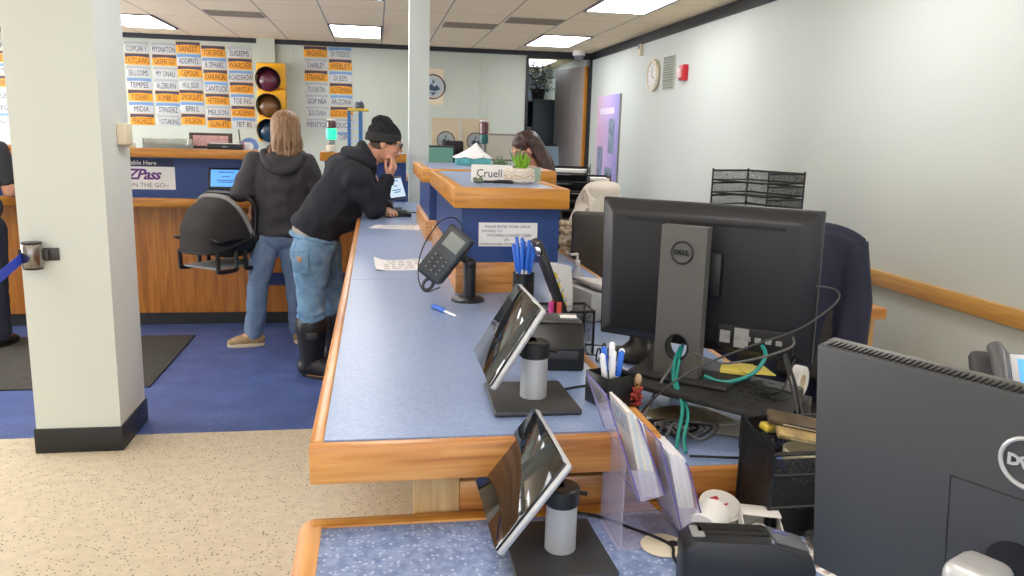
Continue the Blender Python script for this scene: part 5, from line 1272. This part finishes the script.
# the right monitor
MR = thing('monitor', 'dark grey monitor seen from behind at the right edge in the foreground', 'monitor', (.724, .739, ZD), R(-64), 'large dark monitors seen from behind')
w, h, z0 = .535, .345, .13
MT = Matrix.Translation((0, 0, z0+h)) @ Matrix.Rotation(R(7.5), 4, 'X') @ Matrix.Translation((0, 0, -z0-h))
m = MB(); m.box((0, .012, z0+h/2), (w, .02, h), .004); m.build('bezel', MONG, MR, M=MT)
MB2 = mat('monitor_back_grey', '#3f4246', .45, bump=.02, bscale=700)
m = MB(); m.box((0, -.008, z0+h/2), (w-.002, .022, h-.002), .003); m.build('rear_shell', MB2, MR, M=MT)
m = MB()
for k in range(72): m.bx(-w/2+.012+.0072*k, -w/2+.0168+.0072*k, -.012, .006, z0+h-.004, z0+h+.0012, .0005)
m.build('vent_rib', BLACK, MR, M=MT)
m = MB(); m.bx(-w/2+.01, w/2-.01, .0222, .023, z0+.012, z0+h-.012); m.build('display', MATS['dark_screen'], MR, M=MT)
m = MB(); m.tube([(-.08, -.0193, z0+.22), (-.079, -.0193, z0+.0), ], .0006, 6); m.tube([(-.08, -.0193, z0+.22), (.08, -.0193, z0+.22)], .0008, 6); m.build('panel_seam', BLACKM, MR, M=MT)
m = MB(); m.cyl((.0, -.0192, z0+.13), .034, .002, 28, (PI/2, 0, 0)); m.build('mount_hole', BLACK, MR, M=MT)
logo(MR, (.004, -.0205, 1.257-ZD), .03, mat('emblem_silver', '#c3c5c6', .35, .4), MT)
m = MB(); m.tube([(0, -.03, z0+.135), (.012, -.1, z0+.158)], .014, 16); m.build('arm_rod', BLACK, MR)
m = MB(); m.box((.014, -.125, z0+.162), (.054, .06, .05), .014, seg=4); m.build('arm_head', SILVER, MR)
m = MB(); m.cyl((.014, -.125, .012), .02, z0+.13, 20); m.build('arm_pole', SILVER, MR)
m = MB(); m.bx(-.12, .12, -.2, .08, .0005, .014, .008); m.build('arm_base', DGREY, MR)
# desk phone
t = thing('desk_phone', 'grey office desk phone with lit screen behind the right monitor', 'phone', (1.185, 1.24, ZD))
m = MB(); m.bx(-.1, .12, -.06, .1, .0, .2, .01); m.build('pedestal', mat('dark_pedestal', '#3c3b3a', .6), t)
M = Matrix.Translation((0, -.02, .282)) @ Matrix.Rotation(R(-22), 4, 'Z') @ Matrix.Rotation(R(-38), 4, 'X')
PH_ = mat('phone_grey', '#4a4a4d', .4)
m = MB(); m.box((0, 0, 0), (.2, .03, .19), .008); m.build('body', PH_, t, M=M)
m = MB(); m.bx(-.036, .095, -.017, -.0145, -.08, .09, .003); m.build('face_plate', mat('phone_face', '#d6d8da', .4), t, M=M)
m = MB(); m.bx(-.024, .085, -.0185, -.0172, .02, .08, .002); m.build('display', SCRB, t, M=M)
m = MB()
for i in range(3):
    for j in range(4): m.box((.01+.025*i, -.0185, -.012-.017*j), (.017, .005, .01), .002)
m.build('keypad', DGREY, t, M=M)
m = MB(); m.tube([(-.065, -.03, .095), (-.065, -.045, .07), (-.065, -.05, .0), (-.065, -.045, -.07), (-.065, -.03, -.095)], [.014, .016, .012, .016, .014], 14); m.build('handset', mat('handset_grey', '#5a5a5d', .35), t, M=M)
# clear brochure holder: two leaning pockets with leaflets
LH = thing('brochure_holder', 'clear acrylic two-tier leaflet holder standing on the low desk against the long counter', 'brochure holder', (.52, 1.37, ZD))
AC = mat('clear_acrylic', '#f3f0fa', .08)
EDGE = mat('acrylic_edge', '#6f66b0', .2, alpha=.75)
y0, y1 = 1.29, 1.42
def slab(name, a, b, ya, yb, th, mt, parent):
    a, b = Vector((a[0], 0, a[1])), Vector((b[0], 0, b[1])); d = (b-a).normalized(); n = Vector((d.z, 0, -d.x))*th
    pts = [(p.x, p.z) for p in (a, b, b+n, a+n)]
    m = MB(); m.prism(pts, ya, yb, 'xz'); return m.build(name, mt, parent, True)
def rim(a, b, ya, yb, parent):
    m = MB(); m.tube([(a[0], ya, a[1]), (b[0], ya, b[1]), (b[0], yb, b[1]), (a[0], yb, a[1])], .0016, 6, closed=True); m.build('rim', EDGE, parent, True)
T1a, T1b = (.395, 1.158), (.468, .955); T2a, T2b = (.5, 1.066), (.555, .885)
for (a, b, fx) in ((T1a, T1b, .046), (T2a, T2b, .042)):
    bk = slab('back_plate', a, b, y0, y1, .0025, CLEAR, LH); rim(a, b, y0, y1, bk)
    fa = (a[0]+fx*.9+.3*(b[0]-a[0]), a[1]+.3*(b[1]-a[1])+.01); fb = (b[0]+fx, b[1]+.012)
    fr = slab('front_plate', fa, fb, y0, y1, .0025, CLEAR, LH); rim(fa, fb, y0, y1, fr)
    m = MB(); m.prism([b, fb, fa, ((a[0]+.3*(b[0]-a[0])), a[1]+.3*(b[1]-a[1]))], y1-.0025, y1, 'xz'); m.build('side_plate', CLEAR, LH, True); m = MB(); m.prism([b, fb, (fb[0]-.3*(fb[0]-fa[0]), fb[1]-.3*(fb[1]-fa[1])), ((b[0]-.3*(b[0]-a[0])), b[1]-.3*(b[1]-a[1]))], y0, y0+.0025, 'xz'); m.build('side_plate', CLEAR, LH, True)
    m = MB(); m.prism([b, fb, (fb[0], fb[1]-.0025), (b[0], b[1]-.0025)], y0, y1, 'xz'); m.build('pocket_floor', CLEAR, LH, True)
m = MB(); m.prism([(.43, .8605), (.62, .8605), (.62, .8635), (.43, .8635)], y0, y1, 'xz'); m.build('foot_plate', CLEAR, LH, True)
m = MB(); m.prism([(.435, .8637), (.438, .8637), (.438, 1.02), (.435, 1.05)], y0, y1, 'xz'); m.prism([(.438, .8637), (.56, .8637), (.468, .953), (.438, 1.045)], y1-.003, y1, 'xz'); m.build('support_plate', CLEAR, LH, True)
cols_ = ['#e3dfd8', '#c9d6de', '#e8e2d2', '#d9dfe3', '#ece9e2', '#e4dccf']
def leaflet(a, b, off, lift, col, lb, k, th=.0045, ya=1.298, yb=1.41):
    t = thing('leaflet', lb, 'leaflet', (a[0]+off, (ya+yb)/2, b[1]), 0, 'leaflets in the clear holder')
    A = (a[0]+off+.004, a[1]+lift); B = (b[0]+off+.004, b[1]+.002)
    slab('cover', A, B, ya, yb, th, mat('leaflet_'+col[1:], col, .5), t)
    d = Vector((B[0]-A[0], B[1]-A[1])); 
    c1 = (A[0]+d.x*.06, A[1]+d.y*.06); c2 = (A[0]+d.x*.3, A[1]+d.y*.3)
    n = Vector((d.y, -d.x)).normalized()*th
    slab('print_panel', (c1[0]+n.x, c1[1]+n.y), (c2[0]+n.x, c2[1]+n.y), ya+.01, yb-.01, .0004, mat('leaflet_print_%d' % (k % 3), ['#b4c0c8', '#c9bfa8', '#bccab8'][k % 3], .5, var=.4, vscale=60), t)
nm = ['rearmost', 'second', 'third', 'fourth', 'fifth', 'frontmost']
for k in range(5): leaflet((.432, 1.122), (.472, .957), .006+.0066*k, .002-.006*k, cols_[k % 6], '%s leaflet from the left in the upper-left pocket of the clear holder' % nm[k], k, th=.0055)
for k in range(5): leaflet((.518, 1.042), T2b, .004+.0066*k, .0-.003*k, '#e6e4e6' if k % 2 else '#dedde4', '%s white leaflet from the left in the lower-right pocket of the clear holder' % nm[k], k, th=.0055)

# card printer in the foreground
t = thing('card_printer', 'black compact receipt printer with rounded top at the bottom edge of the photo', 'printer', (.59, 1.115, ZD+.0005), R(-12))
m = MB(); m.prism([(-.105, 0), (.105, 0), (.105, .075), (.095, .1), (.03, .118), (-.085, .118), (-.105, .1)], -.036, .036, 'xz', .008); m.build('body', mat('printer_body', '#1d2026', .4), t)
m = MB(); m.box((-.025, .004, .1185), (.115, .028, .006), .002); m.build('slot_frame', BLACKM, t); m = MB(); m.box((-.025, .004, .1218), (.1, .01, .002), .0005); m.build('slot', mat('slot_black', '#050505', .7), t)
m = MB(); m.box((.064, .0, .1095), (.06, .05, .006), .003, (0, R(15), 0)); m.build('control_panel', mat('control_grey', '#5b5e63', .35), t); m = MB(); m.box((.055, .01, .1155), (.025, .01, .003), .001, (0, R(15), 0)); m.build('indicator', mat('violet_indicator', '#5a5f92', .3), t)
m = MB(); m.box((-.082, -.004, .1185), (.022, .035, .006), .003); m.build('latch', GREYP, t)
m = MB(); m.cyl((.034, -.025, .114), .005, .008, 12); m.build('button', CHROME, t)
# roll of receipt paper, sticker, white box
t = thing('paper_roll', 'white receipt paper roll lying on the low desk behind the black printer', 'paper roll', (.61, 1.31, ZD), R(-40))
m = MB(); m.lathe([(.009, -.04), (.033, -.04), (.033, .04), (.009, .04), (.009, -.04)], (0, 0, .0335), 32, (PI/2, 0, 0)); m.build('paper', PAPER, t); m = MB(); m.lathe([(.006, -.039), (.0088, -.039), (.0088, .039), (.006, .039), (.006, -.039)], (0, 0, .0335), 20, (PI/2, 0, 0)); m.build('core', DGREY, t)
t = thing('sticker_roll', 'flat round roll of white stickers with red mark behind the paper roll', 'sticker roll', (.665, 1.385, ZD), R(0))
m = MB(); m.lathe([(0, 0), (.042, 0), (.042, .03), (0, .03)], (0, 0, .008), 36, (R(22), 0, 0)); m.build('roll', mat('sticker_cream', '#e9e4da', .6), t); m = MB(); m.cyl((0, -.0115, .037), .036, .0008, 32, (R(22), 0, 0)); m.build('face', WHITE, t)
m = MB(); m.box((-.005, .004, .0445), (.022, .009, .001), 0, (R(22), 0, R(20))); m.box((.01, -.012, .038), (.02, .004, .001), 0, (R(22), 0, R(20))); m.build('print', mat('red_print', '#c03a3a', .6), t)
t = thing('card_box', 'small open white cardboard box behind the black printer', 'box', (.705, 1.285, ZD), R(-20))
m = MB(); m.bx(-.035, .035, -.045, .045, .0005, .003); 
for (a, b, c, d) in ((-.035, -.033, -.045, .045), (.033, .035, -.045, .045), (-.035, .035, -.045, -.043), (-.035, .035, .043, .045)): m.bx(a, b, c, d, .003, .05)
m.build('box', WHITE, t); m = MB(); m.box((0, .02, .056), (.07, .055, .003), .001, (R(-6), 0, 0)); m.build('flap', WHITE, t); m = MB(); m.cyl((-.005, -.018, .01), .012, .035, 14); m.build('contents', mat('grey_content', '#a9a6a0', .5), t)
# mesh organizer
MESH2 = MESHD.copy(); MESH2.name = 'dense_wire_mesh'
for n_ in MESH2.node_tree.nodes:
    if n_.type == 'MATH': n_.inputs[1].default_value = .42
t = thing('mesh_organizer', 'black wire mesh desk organizer filled with packets on the low desk', 'organizer', (.83, 1.37, ZD+.0005), R(0))
w, d_, hh = .2, .13, .187
m = MB()
m.bx(-w/2, w/2, -d_/2, -d_/2+.0015, 0, hh-.03); m.bx(-w/2, w/2, d_/2-.0015, d_/2, 0, hh+.005); m.bx(-w/2, -w/2+.0015, -d_/2, d_/2, 0, hh); m.bx(w/2-.0015, w/2, -d_/2, d_/2, 0, hh); m.bx(-w/2, w/2, -d_/2, d_/2, .002, .004)
m.build('mesh', MESH2, t)
m = MB(); m.bx(-w/2+.002, w/2-.002, -d_/2+.004, d_/2-.004, .09, .094); m.build('shelf', BLACKM, t)
m = MB()
for z in (.004, .06, .125): m.tube([(-w/2, -d_/2, z), (w/2, -d_/2, z)], .004, 6)
m.tube([(-w/2, -d_/2, hh-.02), (w/2, -d_/2, hh-.02), (w/2, d_/2, hh+.005), (-w/2, d_/2, hh+.005)], .0045, 6, closed=True)
for x in (-w/2, w/2):
    for y in (-d_/2, d_/2): m.tube([(x, y, 0), (x, y, hh-.02 if y < 0 else hh+.005)], .0045, 6)
m.build('wire', BLACK, t)
def packet(loc, dims, rot, col, lb, cat, nm):
    o = thing(nm, lb, cat, (0, 0, 0)); o.location = loc
    m = MB(); m.box((0, 0, 0), dims, min(dims)*.3, rot, 3); m.build('wrapper', mat('wrap_'+col[1:], col, .45, var=.35, vscale=50), o)
    m = MB(); m.box((0, 0, 0), (dims[0]*.6, dims[1]*1.02, dims[2]*.5), min(dims)*.2, rot, 2); m.build('print', mat('wrapprint_'+col[1:], '#d9cdb4', .5, var=.3, vscale=90), o)
    return o
packet((.82, 1.38, ZD+.2), (.13, .035, .014), (R(20), R(10), R(-12)), '#4f4230', 'dark brown carton lying on top in the mesh organizer', 'box', 'carton')
packet((.825, 1.36, ZD+.18), (.12, .04, .012), (R(20), R(10), R(-12)), '#a08a5c', 'tan flat carton under the dark brown carton in the mesh organizer', 'box', 'carton')
packet((.765, 1.4, ZD+.185), (.03, .025, .015), (R(10), R(10), R(20)), '#d6bb46', 'yellow packet in the back corner of the mesh organizer', 'packet', 'packet')
packet((.885, 1.36, ZD+.145), (.05, .06, .05), (0, 0, R(10)), '#c05a58', 'red packet at the right of the mesh organizer', 'packet', 'packet')
packet((.76, 1.35, ZD+.12), (.035, .04, .045), (0, 0, R(-10)), '#5a76a8', 'blue packet at the left of the mesh organizer', 'packet', 'packet')
packet((.83, 1.36, ZD+.045), (.14, .06, .06), (0, 0, R(4)), '#7a5a34', 'brown packet in the lower shelf of the mesh organizer', 'packet', 'packet')
t = thing('bowl', 'cream bowl with green items standing in the mesh organizer', 'bowl', (.82, 1.355, ZD+.095))
m = MB(); m.lathe([(0, 0), (.025, 0), (.04, .04), (.04, .06), (.037, .06), (.036, .04), (.022, .005), (0, .005)], n=28); m.build('bowl', CREAM, t)
m = MB(); rnd = random.Random(8)
for k in range(10): m.ell((rnd.uniform(-.02, .02), rnd.uniform(-.02, .02), .03+rnd.uniform(0, .02)), (.009, .009, .008), u=8, v=6)
m.build('contents', mat('olive_items', '#8d9a4a', .5), t)
cord('cable', [(.9, 1.43, ZD+.19), (.93, 1.42, ZD+.215), (.97, 1.43, ZD+.2), (.99, 1.45, ZD+.15), (1.0, 1.5, .935)], .003, 'blue-grey coiled cable at the back of the mesh organizer', mat('blue_grey_cable', '#4a5f8c', .5))
t = thing('crinkled_bag', 'black glossy crinkled bag on the low desk in front of the mesh organizer', 'bag', (.84, 1.25, ZD))
m = MB(); m.ell((0, 0, .03), (.06, .035, .032)); bm_ = melt(m, .005, 1)
for v in bm_.vertices: v.co += v.normal*.01*noise.noise(v.co*45); v.co.z = max(v.co.z, .0006)
link('film', bm_, mat('glossy_black_film', '#101113', .12, coat=1), t, 15)
t = thing('label_sheet', 'white sheet of small coloured labels on the low desk beside the right monitor', 'paper', (.79, 1.2, ZD))
m = MB(); m.box((0, 0, .0015), (.07, .16, .002), 0, (0, 0, R(20))); m.build('sheet', PAPER, t); m = MB(); rnd = random.Random(4)
for i in range(3):
    for j in range(7): m.box(Matrix.Rotation(R(20), 3, 'Z') @ Vector((-.022+.022*i, -.066+.022*j, .0028)), (.014, .012, .0004), 0, (0, 0, R(20)))
m.build('labels', mat('pastel_label', '#c9b7b0', .6, var=.4, vscale=60), t)

# chairs behind the counters
def office_chair(loc, rz, lb, seat_z, top_z, w=.46, mt=None, arms=True):
    t = thing('office_chair', lb, 'chair', loc, rz, 'staff chairs')
    mt = mt or mat('chair_fabric', '#3a3836', .85)
    m = MB(); m.box((0, .23, (seat_z+.12+top_z)/2), (w, .06, top_z-seat_z-.12), .05, (R(-7), 0, 0), 4); m.build('backrest', mt, t)
    m = MB(); m.box((0, 0, seat_z), (w+.02, .46, .08), .035, (0, 0, 0), 4); m.build('seat', mt, t)
    m = MB(); m.tube(cr([(0, .05, seat_z-.04), (0, .26, seat_z-.02), (0, .28, seat_z+.2)], 6), .025, 8); m.build('back_bar', BLACK, t)
    m = MB(); m.cyl((0, 0, .07), .03, seat_z-.11, 18); m.build('column', BLACK, t)
    for k in range(5):
        a = k*2*PI/5; m = MB(); m.cap((0, 0, .1), .026, (.27*math.cos(a), .27*math.sin(a), .065), .017); l = m.build('leg', BLACK, t)
        m = MB(); m.cyl((.27*math.cos(a)-.015, .27*math.sin(a), .028), .028, .03, 14, (0, PI/2, 0)); m.build('castor', BLACK, l)
    for q in (-1, 1) if arms else ():
        m = MB(); m.tube(cr([(q*.2, .05, seat_z-.03), (q*.28, .05, seat_z), (q*.28, .06, seat_z+.16)], 5), .014, 8); m.box((q*.28, .02, seat_z+.175), (.06, .24, .03), .012); m.build('armrest', BLACK, t)
    return t
ch = office_chair((1.345, 2.55, 0), R(-40.6), 'dark high staff chair with a navy jacket hung over its back', .62, 1.24)
jc = thing('jacket', 'dark navy jacket draped over the back of the chair behind the large monitor', 'jacket', (1.5, 2.75, .6))
W_ = Matrix.Translation((1.345, 2.55, 0)) @ Matrix.Rotation(R(-40.6), 4, 'Z')
def drape(t, W_, yb, w, zt, zf, zk, mt, nm, amp, seed, th=.012, n=26):
    g = []
    prof = [(-.09, zf), (-.088, (zf+zt)/2), (-.065, zt-.06), (-.03, zt+.0), (0, zt+.022), (.03, zt+.0), (.055, zt-.06), (.068, (zt+zk)/2+.1), (.075, (zt+zk)/2-.1), (.08, zk)]
    pr = cr([(0, a, b_) for a, b_ in prof], 5)
    for i, p in enumerate(pr):
        row = []
        for j in range(n+1):
            u = -1+2*j/n; dz = max(0, zt-p.z); k = min(1, dz/.2)
            fold = amp*k*noise.noise(Vector((u*5.5+seed, dz*1.8, seed)))+amp*.6*k*math.sin(u*13+seed+dz*2)
            x = u*w/2*(1+.06*k)+.01*noise.noise(Vector((u*3, p.z*5, seed+4)))
            row.append(W_ @ Vector((x, yb+p.y+(fold if p.y >= 0 else -fold), p.z-.05*abs(u)**4-.0)))
        g.append(row)
    m = MB(); m.sheet(g, th); return m.build(nm, mt, t, True, 75)
NAV = mat('navy_cloth_jacket', '#23263c', .8, bump=.2, bscale=200)
cl_ = drape(jc, W_, .262, .53, 1.3, .5, .62, NAV, 'body', .06, 2.3)
for q in (-1, 1):
    m = MB(); m.tube([W_ @ Vector((q*.24, .25, 1.26)), W_ @ Vector((q*.268, .23, 1.05)), W_ @ Vector((q*.27, .22, .8)), W_ @ Vector((q*.265, .22, .66))], [.035, .045, .042, .036], 12); m.build('sleeve', NAV, jc, True)
ch2 = office_chair((1.40, 4.58, 0), R(160), 'grey-backed staff chair showing left of the large monitor', .55, 1.19, arms=False, mt=mat('grey_mesh_back', '#55524f', .8))
ch3 = office_chair((1.242, 5.035, 0), R(-150), 'staff chair with a white knitted throw over it, beside the farther divider', .6, 1.29, w=.24, arms=False, mt=mat('grey_mesh_back', '#55524f', .8))
ch4 = office_chair((1.27, 5.66, 0), R(-90), 'staff chair under the seated clerk', .5, .98, arms=False, mt=mat('grey_mesh_back', '#55524f', .8))
th_ = thing('throw_blanket', 'white knitted throw with bobble fringe draped over a staff chair beside the farther divider', 'blanket', (1.33, 4.87, .9))
W2 = Matrix.Translation((1.242, 5.035, 0)) @ Matrix.Rotation(R(-150), 4, 'Z')
KNW = mat('cream_knit', '#e6ddcf', .95, bump=.6, bscale=90)
drape(th_, W2, .255, .29, 1.315, .95, .9, KNW, 'cloth', .012, 5.1, .03)
m = MB(); m.box((0, .262, 1.2), (.27, .1, .26), .045, (R(-7), 0, 0), 4); m.build('fold', KNW, th_, True, M=W2)
m = MB(); path = cr([(1.37, 4.84, 1.325), (1.3, 4.78, 1.22), (1.21, 4.73, 1.1), (1.165, 4.72, .99)], 5); g = []
for i, p in enumerate(path): g.append([(p.x+(v-.5)*.13, p.y-.03*math.sin(v*PI)-.02*math.sin(i*.8+v*5), p.z+(v-.5)*.05) for v in (0, .2, .4, .6, .8, 1)])
m.sheet(g, .014); m.build('hanging_end', KNW, th_, True, 70)
m = MB(); rnd = random.Random(12)
for k in range(46):
    m.ell((1.16+rnd.uniform(-.06, .06), 4.7+rnd.uniform(-.02, .02), 1.0+rnd.uniform(-.1, .09)), (.02,)*3, u=10, v=8)
m.build('bobbles', mat('bobble_cream', '#e3d2b4', .9), th_, True)
# ---------------------------------------------------------------- things on the two dividers
ZV = 1.4215
t = thing('name_sign', 'white folded name card with handwriting on the nearer divider, left of the white pot', 'name card', (.425, 3.03, ZV), R(-6))
m = MB(); m.prism([(-.035, 0), (0.028, .0), (0.026, .004), (.006, .056), (.0, .056), (-.033, .004)], -.085, .1, 'yz', 0) if False else None
m.bm.free() if False else None
m = MB(); m.prism([(-.028, 0), (.028, 0), (.002, .066), (-.002, .066)], -.07, .085, 'yz'); m.build('card', PAPER, t)
text('lettering', 'Cruell', .046, mat('pen_ink', '#3a3f52', .7), t, (-.002, -.0165, .033), (PI/2-R(23), 0, 0), ext=.0004, sx=.85)
t = thing('pen', 'black pen lying along the foot of the white name card', 'pen', (.43, 2.97, ZV), R(-6)); pen(t, (-.06, 0, .006), (.075, .003, .006), BLACK, BLACK)
LEAF = mat('succulent_green', '#7fae2e', .5, var=.3, vscale=40); LEAFD = mat('succulent_dark', '#5c7d5a', .5, var=.3)
def succulent(m, c, n, L, w, seed, spread=1.0):
    rnd = random.Random(seed); c = Vector(c)
    for k in range(n):
        a = k*2.39996; el = (.15+.85*(k/n))*spread; d_ = Vector((math.cos(a)*math.sin(el), math.sin(a)*math.sin(el), math.cos(el)))
        l = L*(.7+.4*rnd.random()); s_ = d_.cross(Vector((0, 0, 1)))
        pts = cr([c, c+d_*l*.4, c+d_*l*.75+Vector((0, 0, .1*l)), c+d_*l+Vector((0, 0, .25*l))], 3)
        m.tube(pts, [w*(.6+1.2*math.sin(PI*min(.97, .12+.88*i/(len(pts)-1)))) for i in range(len(pts))], 6)
t = thing('succulent_pot', 'bright green succulent in a white woven pot on the nearer divider', 'plant', (.535, 3.02, ZV))
WOV = mat('woven_white', '#ece2d4', .9, bump=.5, bscale=120)
m = MB(); m.lathe([(0, 0), (.045, 0), (.05, .01), (.049, .05), (.044, .056), (.04, .048), (0, .046)], n=28, sx=1.1); 
for z in (.01, .022, .034, .046):
    m.tube([(.056*math.cos(a), .051*math.sin(a), z+.003*math.sin(a*12)) for a in [2*PI*k/72 for k in range(72)]], .006, 6, closed=True)
m.build('pot', WOV, t)
m = MB(); m.tube([(.058*math.cos(a), .053*math.sin(a), .026+.004*math.sin(a*6)) for a in [2*PI*k/60 for k in range(60)]], .0035, 6, closed=True); m.build('band', mat('woven_tan', '#d7b593', .9), t)
m = MB(); succulent(m, (.012, 0, .05), 26, .05, .0042, 3, 1.1); m.build('leaves', LEAF, t); m = MB(); succulent(m, (-.0, .01, .055), 12, .06, .0025, 6, .8); m.build('leaves', LEAFD, t)
t = thing('succulent_pot', 'small dark green succulent in a low dish behind the white name card', 'plant', (.5, 3.28, ZV))
m = MB(); m.lathe([(0, 0), (.03, 0), (.042, .03), (.038, .03), (.028, .006), (0, .006)], n=24); m.build('dish', WHITE, t); m = MB(); succulent(m, (0, 0, .022), 22, .055, .0042, 9, 1.1); m.build('leaves', LEAFD, t)
t = thing('figurine', 'tiny green and grey ornament at the left front of the nearer divider', 'ornament', (.372, 2.95, ZV))
m = MB(); m.ell((0, 0, .009), (.02, .012, .009)); m.ell((-.012, 0, .015), (.009, .008, .008)); m.build('body', mat('grey_green', '#6f7a62', .6), t); m = MB(); m.ell((.008, 0, .015), (.009, .008, .008)); m.build('top', LEAFD, t)
t = thing('acrylic_stand', 'small clear green-tinted upright stand right of the white pot', 'stand', (.66-.04, 3.14, ZV))
m = MB(); m.bx(-.024, .024, -.002, .002, 0, .055); m.bx(-.024, .024, -.03, .0, 0, .003); m.build('plate', mat('green_acrylic', '#a8cfc4', .1, alpha=.6), t)
def tissue(loc, lb, dims, col, sheet=True, rz=0):
    t = thing('tissue_box', lb, 'tissue box', loc, rz, 'tissue boxes on the dividers')
    w, d_, h = dims
    m = MB(); m.bx(-w/2, w/2, -d_/2, d_/2, 0, h, .003); m.build('box', mat('box_'+col[1:], col, .5, var=.2, vscale=30), t)
    if sheet:
        m = MB(); g = []
        for i in range(7):
            u = i/6; row = []
            for j in range(13):
                a = 2*PI*j/12; r_ = (w*.55)*(1-u)**1.4+.006
                row.append((r_*math.cos(a)*(1+.15*math.sin(3*a))-.03*u*0+.02*u, r_*.6*math.sin(a)*(1+.1*math.cos(2*a)), h+.002+.085*u+.006*math.sin(5*a)*(1-u)))
            g.append(row)
        m.sheet(g, .0015); m.build('tissue', PAPER, t)
    return t
tissue((.56, 4.72, ZV), 'teal tissue box with white tissue peak on the farther divider', (.2, .11, .04), '#5aa7a6')
tissue((.6, 3.6, ZV), 'low teal box with white paper top on the nearer divider behind the succulents', (.19, .1, .03), '#79b3ac', False)
m = MB(); m.sheet([[(.5+.19*u, 3.52+.14*v, ZV+.034+.012*math.sin(u*PI)*(1-v)) for v in (0, .5, 1)] for u in [k/6 for k in range(7)]], .002)
tag(m.build('paper', PAPER), 'crumpled white paper lying on the low teal box of the nearer divider', 'paper')

# ---------------------------------------------------------------- column fittings
t = thing('belt_barrier', 'chrome belt unit on the white column with blue belt pulled out', 'belt barrier', (-1.575, 4.042, .99))
m = MB(); m.lathe([(0, -.055), (.042, -.055), (.045, -.05), (.045, .05), (.042, .055), (0, .055)], (0, -.05, 0), 28); m.build('cassette', mat('satin_chrome', '#8f8a86', .22, .9), t)
m = MB(); m.cyl((0, -.05, .055), .044, .008, 28, bev=.002); m.build('cap', BLACK, t); m = MB(); m.cyl((0, -.05, -.063), .044, .008, 28, bev=.002); m.build('cap', BLACK, t)
m = MB(); m.bx(.03, .1, -.012, 0, -.03, .03, .004); m.bx(-.02, .06, -.03, 0, -.025, .025, .004); m.build('bracket', mat('bracket_grey', '#4c4a49', .4, .5), t)
m = MB(); m.bx(-.052, -.036, -.075, -.03, -.03, .03, .003); m.build('slot', BLACK, t)
BELT = mat('blue_belt', '#2a46c8', .6)
m = MB(); g = []
for i in range(17):
    u = i/16; g.append([(-.035-.02*u, -.07-.95*u, -.03+.05*v-.12*u-.03*math.sin(u*PI)) for v in (0, .5, 1)])
m.sheet(g, .002); m.build('belt', BELT, t, label='blue webbing belt')
t = thing('belt_post', 'black belt stanchion receiving the blue belt outside the left photo edge', 'belt barrier', (-1.66, 2.93, 0))
m = MB(); m.cyl((0, 0, 0), .17, .03, 32, bev=.01); m.build('base', BLACK, t); m = MB(); m.cyl((0, 0, .03), .03, .77, 24); m.build('post', BLACK, t); m = MB(); m.cyl((0, 0, .8), .036, .08, 24, bev=.01); m.build('head', BLACK, t)
t = thing('wall_box', 'small cream plastic box on the right face of the white column', 'switch box', (-1.257, 4.33, 1.555))
m = MB(); m.bx(0, .045, -.06, .05, -.055, .05, .008); m.build('body', CREAM, t); m = MB(); m.bx(.01, .05, .03, .075, -.07, -.045, .004); m.build('tab', CREAM, t)

# ---------------------------------------------------------------- camera, world, exposure
cd = bpy.data.cameras.new('camera'); cam = bpy.data.objects.new('camera', cd); COL.objects.link(cam)
PIT, YAW, ROL = .188896, .170821, -.0274698
fw = Vector((math.sin(YAW)*math.cos(PIT), math.cos(YAW)*math.cos(PIT), -math.sin(PIT)))
rt = Vector((math.cos(YAW), -math.sin(YAW), 0)); dn = fw.cross(rt)
r2 = rt*math.cos(ROL)+dn*math.sin(ROL); d2 = dn*math.cos(ROL)-rt*math.sin(ROL)
Mc = Matrix((r2, -d2, -fw)).transposed().to_4x4(); Mc.translation = (0, 0, 1.6)
cam.matrix_world = Mc
cd.sensor_width = 36; cd.lens = 800/1024*36; cd.clip_start = .02
SC.camera = cam
wd = bpy.data.worlds.new('world'); SC.world = wd; wd.use_nodes = True
wd.node_tree.nodes['Background'].inputs[0].default_value = (.8, .85, 1, 1); wd.node_tree.nodes['Background'].inputs[1].default_value = .3
vs = SC.view_settings; vs.view_transform = 'Standard'; vs.look = 'None'; vs.gamma = 1; vs.use_curve_mapping = False; vs.exposure = 0.06
